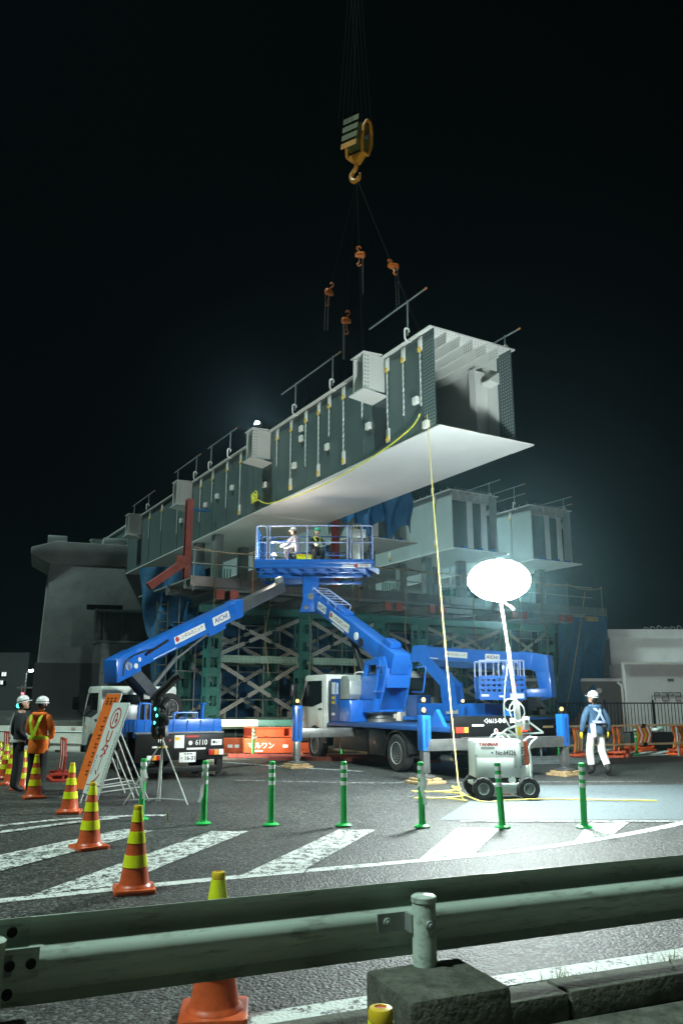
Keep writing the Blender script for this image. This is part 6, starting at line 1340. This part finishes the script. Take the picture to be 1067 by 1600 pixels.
# ---------------------------------------------------------------- grey building
t = thing('building', 'low grey flat roofed building with wall emblem and drain pipe beyond the fence', 'building', (0, 40, 0))
MB().b(13.9, 27, 0, 10, 0, 3.35).build('wall', 'bldg', t); MB().b(13.75, 27.1, -.12, -.001, 3.30, 3.42).build('roof_edge', 'white', t)
MB().b(14.0, 27, 2.2, 12, 3.36, 5.15).b(13.9, 27, 2.1, 2.199, 4.75, 5.2).build('upper_storey', 'bldg', t)
MB().b(9.2, 13.89, .6, 8, 0, 2.55).build('low_wing', 'bldgb', t); MB().b(9.1, 13.88, .45, .599, 2.5, 2.64).build('wing_roof_edge', 'bldg', t)
MB().b(9.5, 13.5, 4.0, 9, 2.56, 2.9).build('wing_roof', 'bldgd', t)
MB().hexa([(12.3, 2.6, 2.75), (14.4, 2.2, 2.75), (14.4, 4, 2.75), (12.3, 4, 2.75), (12.15, 2.6, 4.3), (14.4, 2.2, 4.75), (14.4, 4, 4.75), (12.15, 4, 4.3)]).build('roof_screen', 'bldgd', t); MB().b(12.1, 12.2, 2.5, 2.6, 2.8, 4.35).build('screen_frame', 'bldg', t)
b = MB(); b.tube([(12.1, 2.6, 4.9), (14.2, 2.4, 4.85)], .03).tube([(12.1, 2.6, 4.3), (12.1, 2.6, 4.9)], .03).tube([(11.9, 2.6, 4.6), (14.0, 2.4, 4.65)], .03).cyl((12.8, 2.6, 4.55), (12.8, 2.3, 4.6), .12).cyl((13.4, 2.6, 4.6), (13.4, 2.3, 4.65), .12); b.build('roof_pipework', 'galv', t)
b = MB(); b.tube(smoothpath([(13.6, .35, 2.45), (13.75, .3, 2.3), (13.8, .3, 2.0), (13.8, .3, 0)], 4), .06, 8); b.build('drain_pipe', 'white', t)
for x in (10.9, 11.25, 12.7): MB().lathe([(.02, 0), (.13, .03), (.13, .14), (.0, .15)], 14, (0, 0, 0), 'x').build('vent_hood', 'bldg', t, loc=(x, .5, 2.05), rz=R(-90))
for x, w_ in ((9.6, .9), (12.0, .9)):
    wn = MB().b(x, x + w_, .585, .599, .45, 1.25).build('window', 'glass', t)
    for k in range(9): MB().b(x + .05 + k * .1, x + .065 + k * .1, .56, .584, .45, 1.25).build('window_bar', 'bldgb', wn)
MB().b(9.4, 10.9, .59, .598, 0, 1.1).build('door', 'glass', t)
em = MB(); x0 = 15.25
for q in range(4):
    x = x0 + q * .33; a = [(x, 1.95), (x + .28, 1.95), (x + .28, 1.75), (x + .03, 1.75), (x + .03, 1.58), (x + .28, 1.58)] if q % 2 else [(x, 1.58), (x, 1.95), (x + .25, 1.95), (x + .25, 1.80), (x + .06, 1.80)]
    for (p, r) in zip(a, a[1:]): em.bar((p[0], -.012, p[1]), (r[0], -.012, r[1]), .02, .035, (0, 0, 1) if p[1] == r[1] else (1, 0, 0))
em.build('wall_emblem', 'bldgd', t); MB().b(15.95, 16.25, -.012, -.002, 2.5, 2.62).build('wall_mark', 'bldgd', t); MB().b(15.1, 15.12, -.012, -.002, .3, 1.8).b(15.1, 17.8, -.012, -.002, 1.79, 1.81).build('shutter_seam', 'bldgd', t)
for k in range(7): MB().tube(smoothpath([(15.8 + k * .35, 2.15, 5.2), (15.85 + k * .35, 2.1, 5.3 + .05 * (k % 3)), (16.05 + k * .35, 2.1, 5.25)], 3), .02, 5).build('roof_cable', 'galv', t)
# ---------------------------------------------------------------- far lights at the left
def street_lamp(x, y, h, lab):
    t = thing('street_lamp', lab, 'street lamp', (x, y, 0), 0, 'far street lamps'); MB().tube([(0, 0, 0), (0, 0, h), (.4, -.1, h + .2)], .07, 8).build('pole', 'galv', t); MB().ell((.5, -.15, h + .2), (.24, .16, .1), 12, 8).build('lamp_head', 'streetl', t)
street_lamp(-30.9, 80, 4.2, 'lit street lamp far off between the workers and the pier'); street_lamp(-33.2, 90, 4.75, 'lit street lamp furthest off, just beside the pier edge')
t = thing('traffic_signal', 'far cyan traffic light on a gantry arm beside the dark worker', 'traffic light', (-31.2, 80, 0)); MB().tube([(0, 0, 0), (0, 0, 3)], .09, 8).build('pole', 'galv', t); MB().b(-.5, 3.2, -.05, .05, 2.7, 2.85).build('arm', 'galv', t); MB().b(-.4, .4, -.2, -.06, .8, 1.3).build('signal_box', 'black', t); MB().ell((-.1, -.25, 1.05), (.2, .08, .2), 12, 8).build('signal_lens', 'cyan', t); MB().ell((.2, -.25, 2.2), (.12, .08, .1), 10, 8).build('signal_lens', 'redl', t)
t = thing('office_block', 'distant dark block with a few lit windows beyond the street lamps', 'building', (-58, 130, 0)); MB().b(-6, 8, 0, 8, 0, 9).build('wall', 'bldgd', t)
for r in range(2):
    for k in range(6): MB().b(2.3 + k * .4, 2.6 + k * .4, -.06, -.001, 5.3 - r * 1.3, 5.9 - r * 1.3).build('window', 'win' if (k + r) % 3 else 'glass', t)

# ================================================================ HAZE (air lit by the lamps)
hm = bpy.data.materials.new('night_haze'); hm.use_nodes = True; n = hm.node_tree.nodes; n.remove(n['Principled BSDF'])
pv = n.new('ShaderNodeVolumePrincipled'); pv.inputs['Density'].default_value = .0007; pv.inputs['Color'].default_value = (.52, .88, 1.0, 1); pv.inputs['Anisotropy'].default_value = .88
hm.node_tree.links.new(pv.outputs[0], n['Material Output'].inputs['Volume'])
MB().b(-175, 175, -35, 195, -1.2, 29.6).build('haze', hm, smooth=False, kind='stuff', label='thin night haze lit by the lamps')
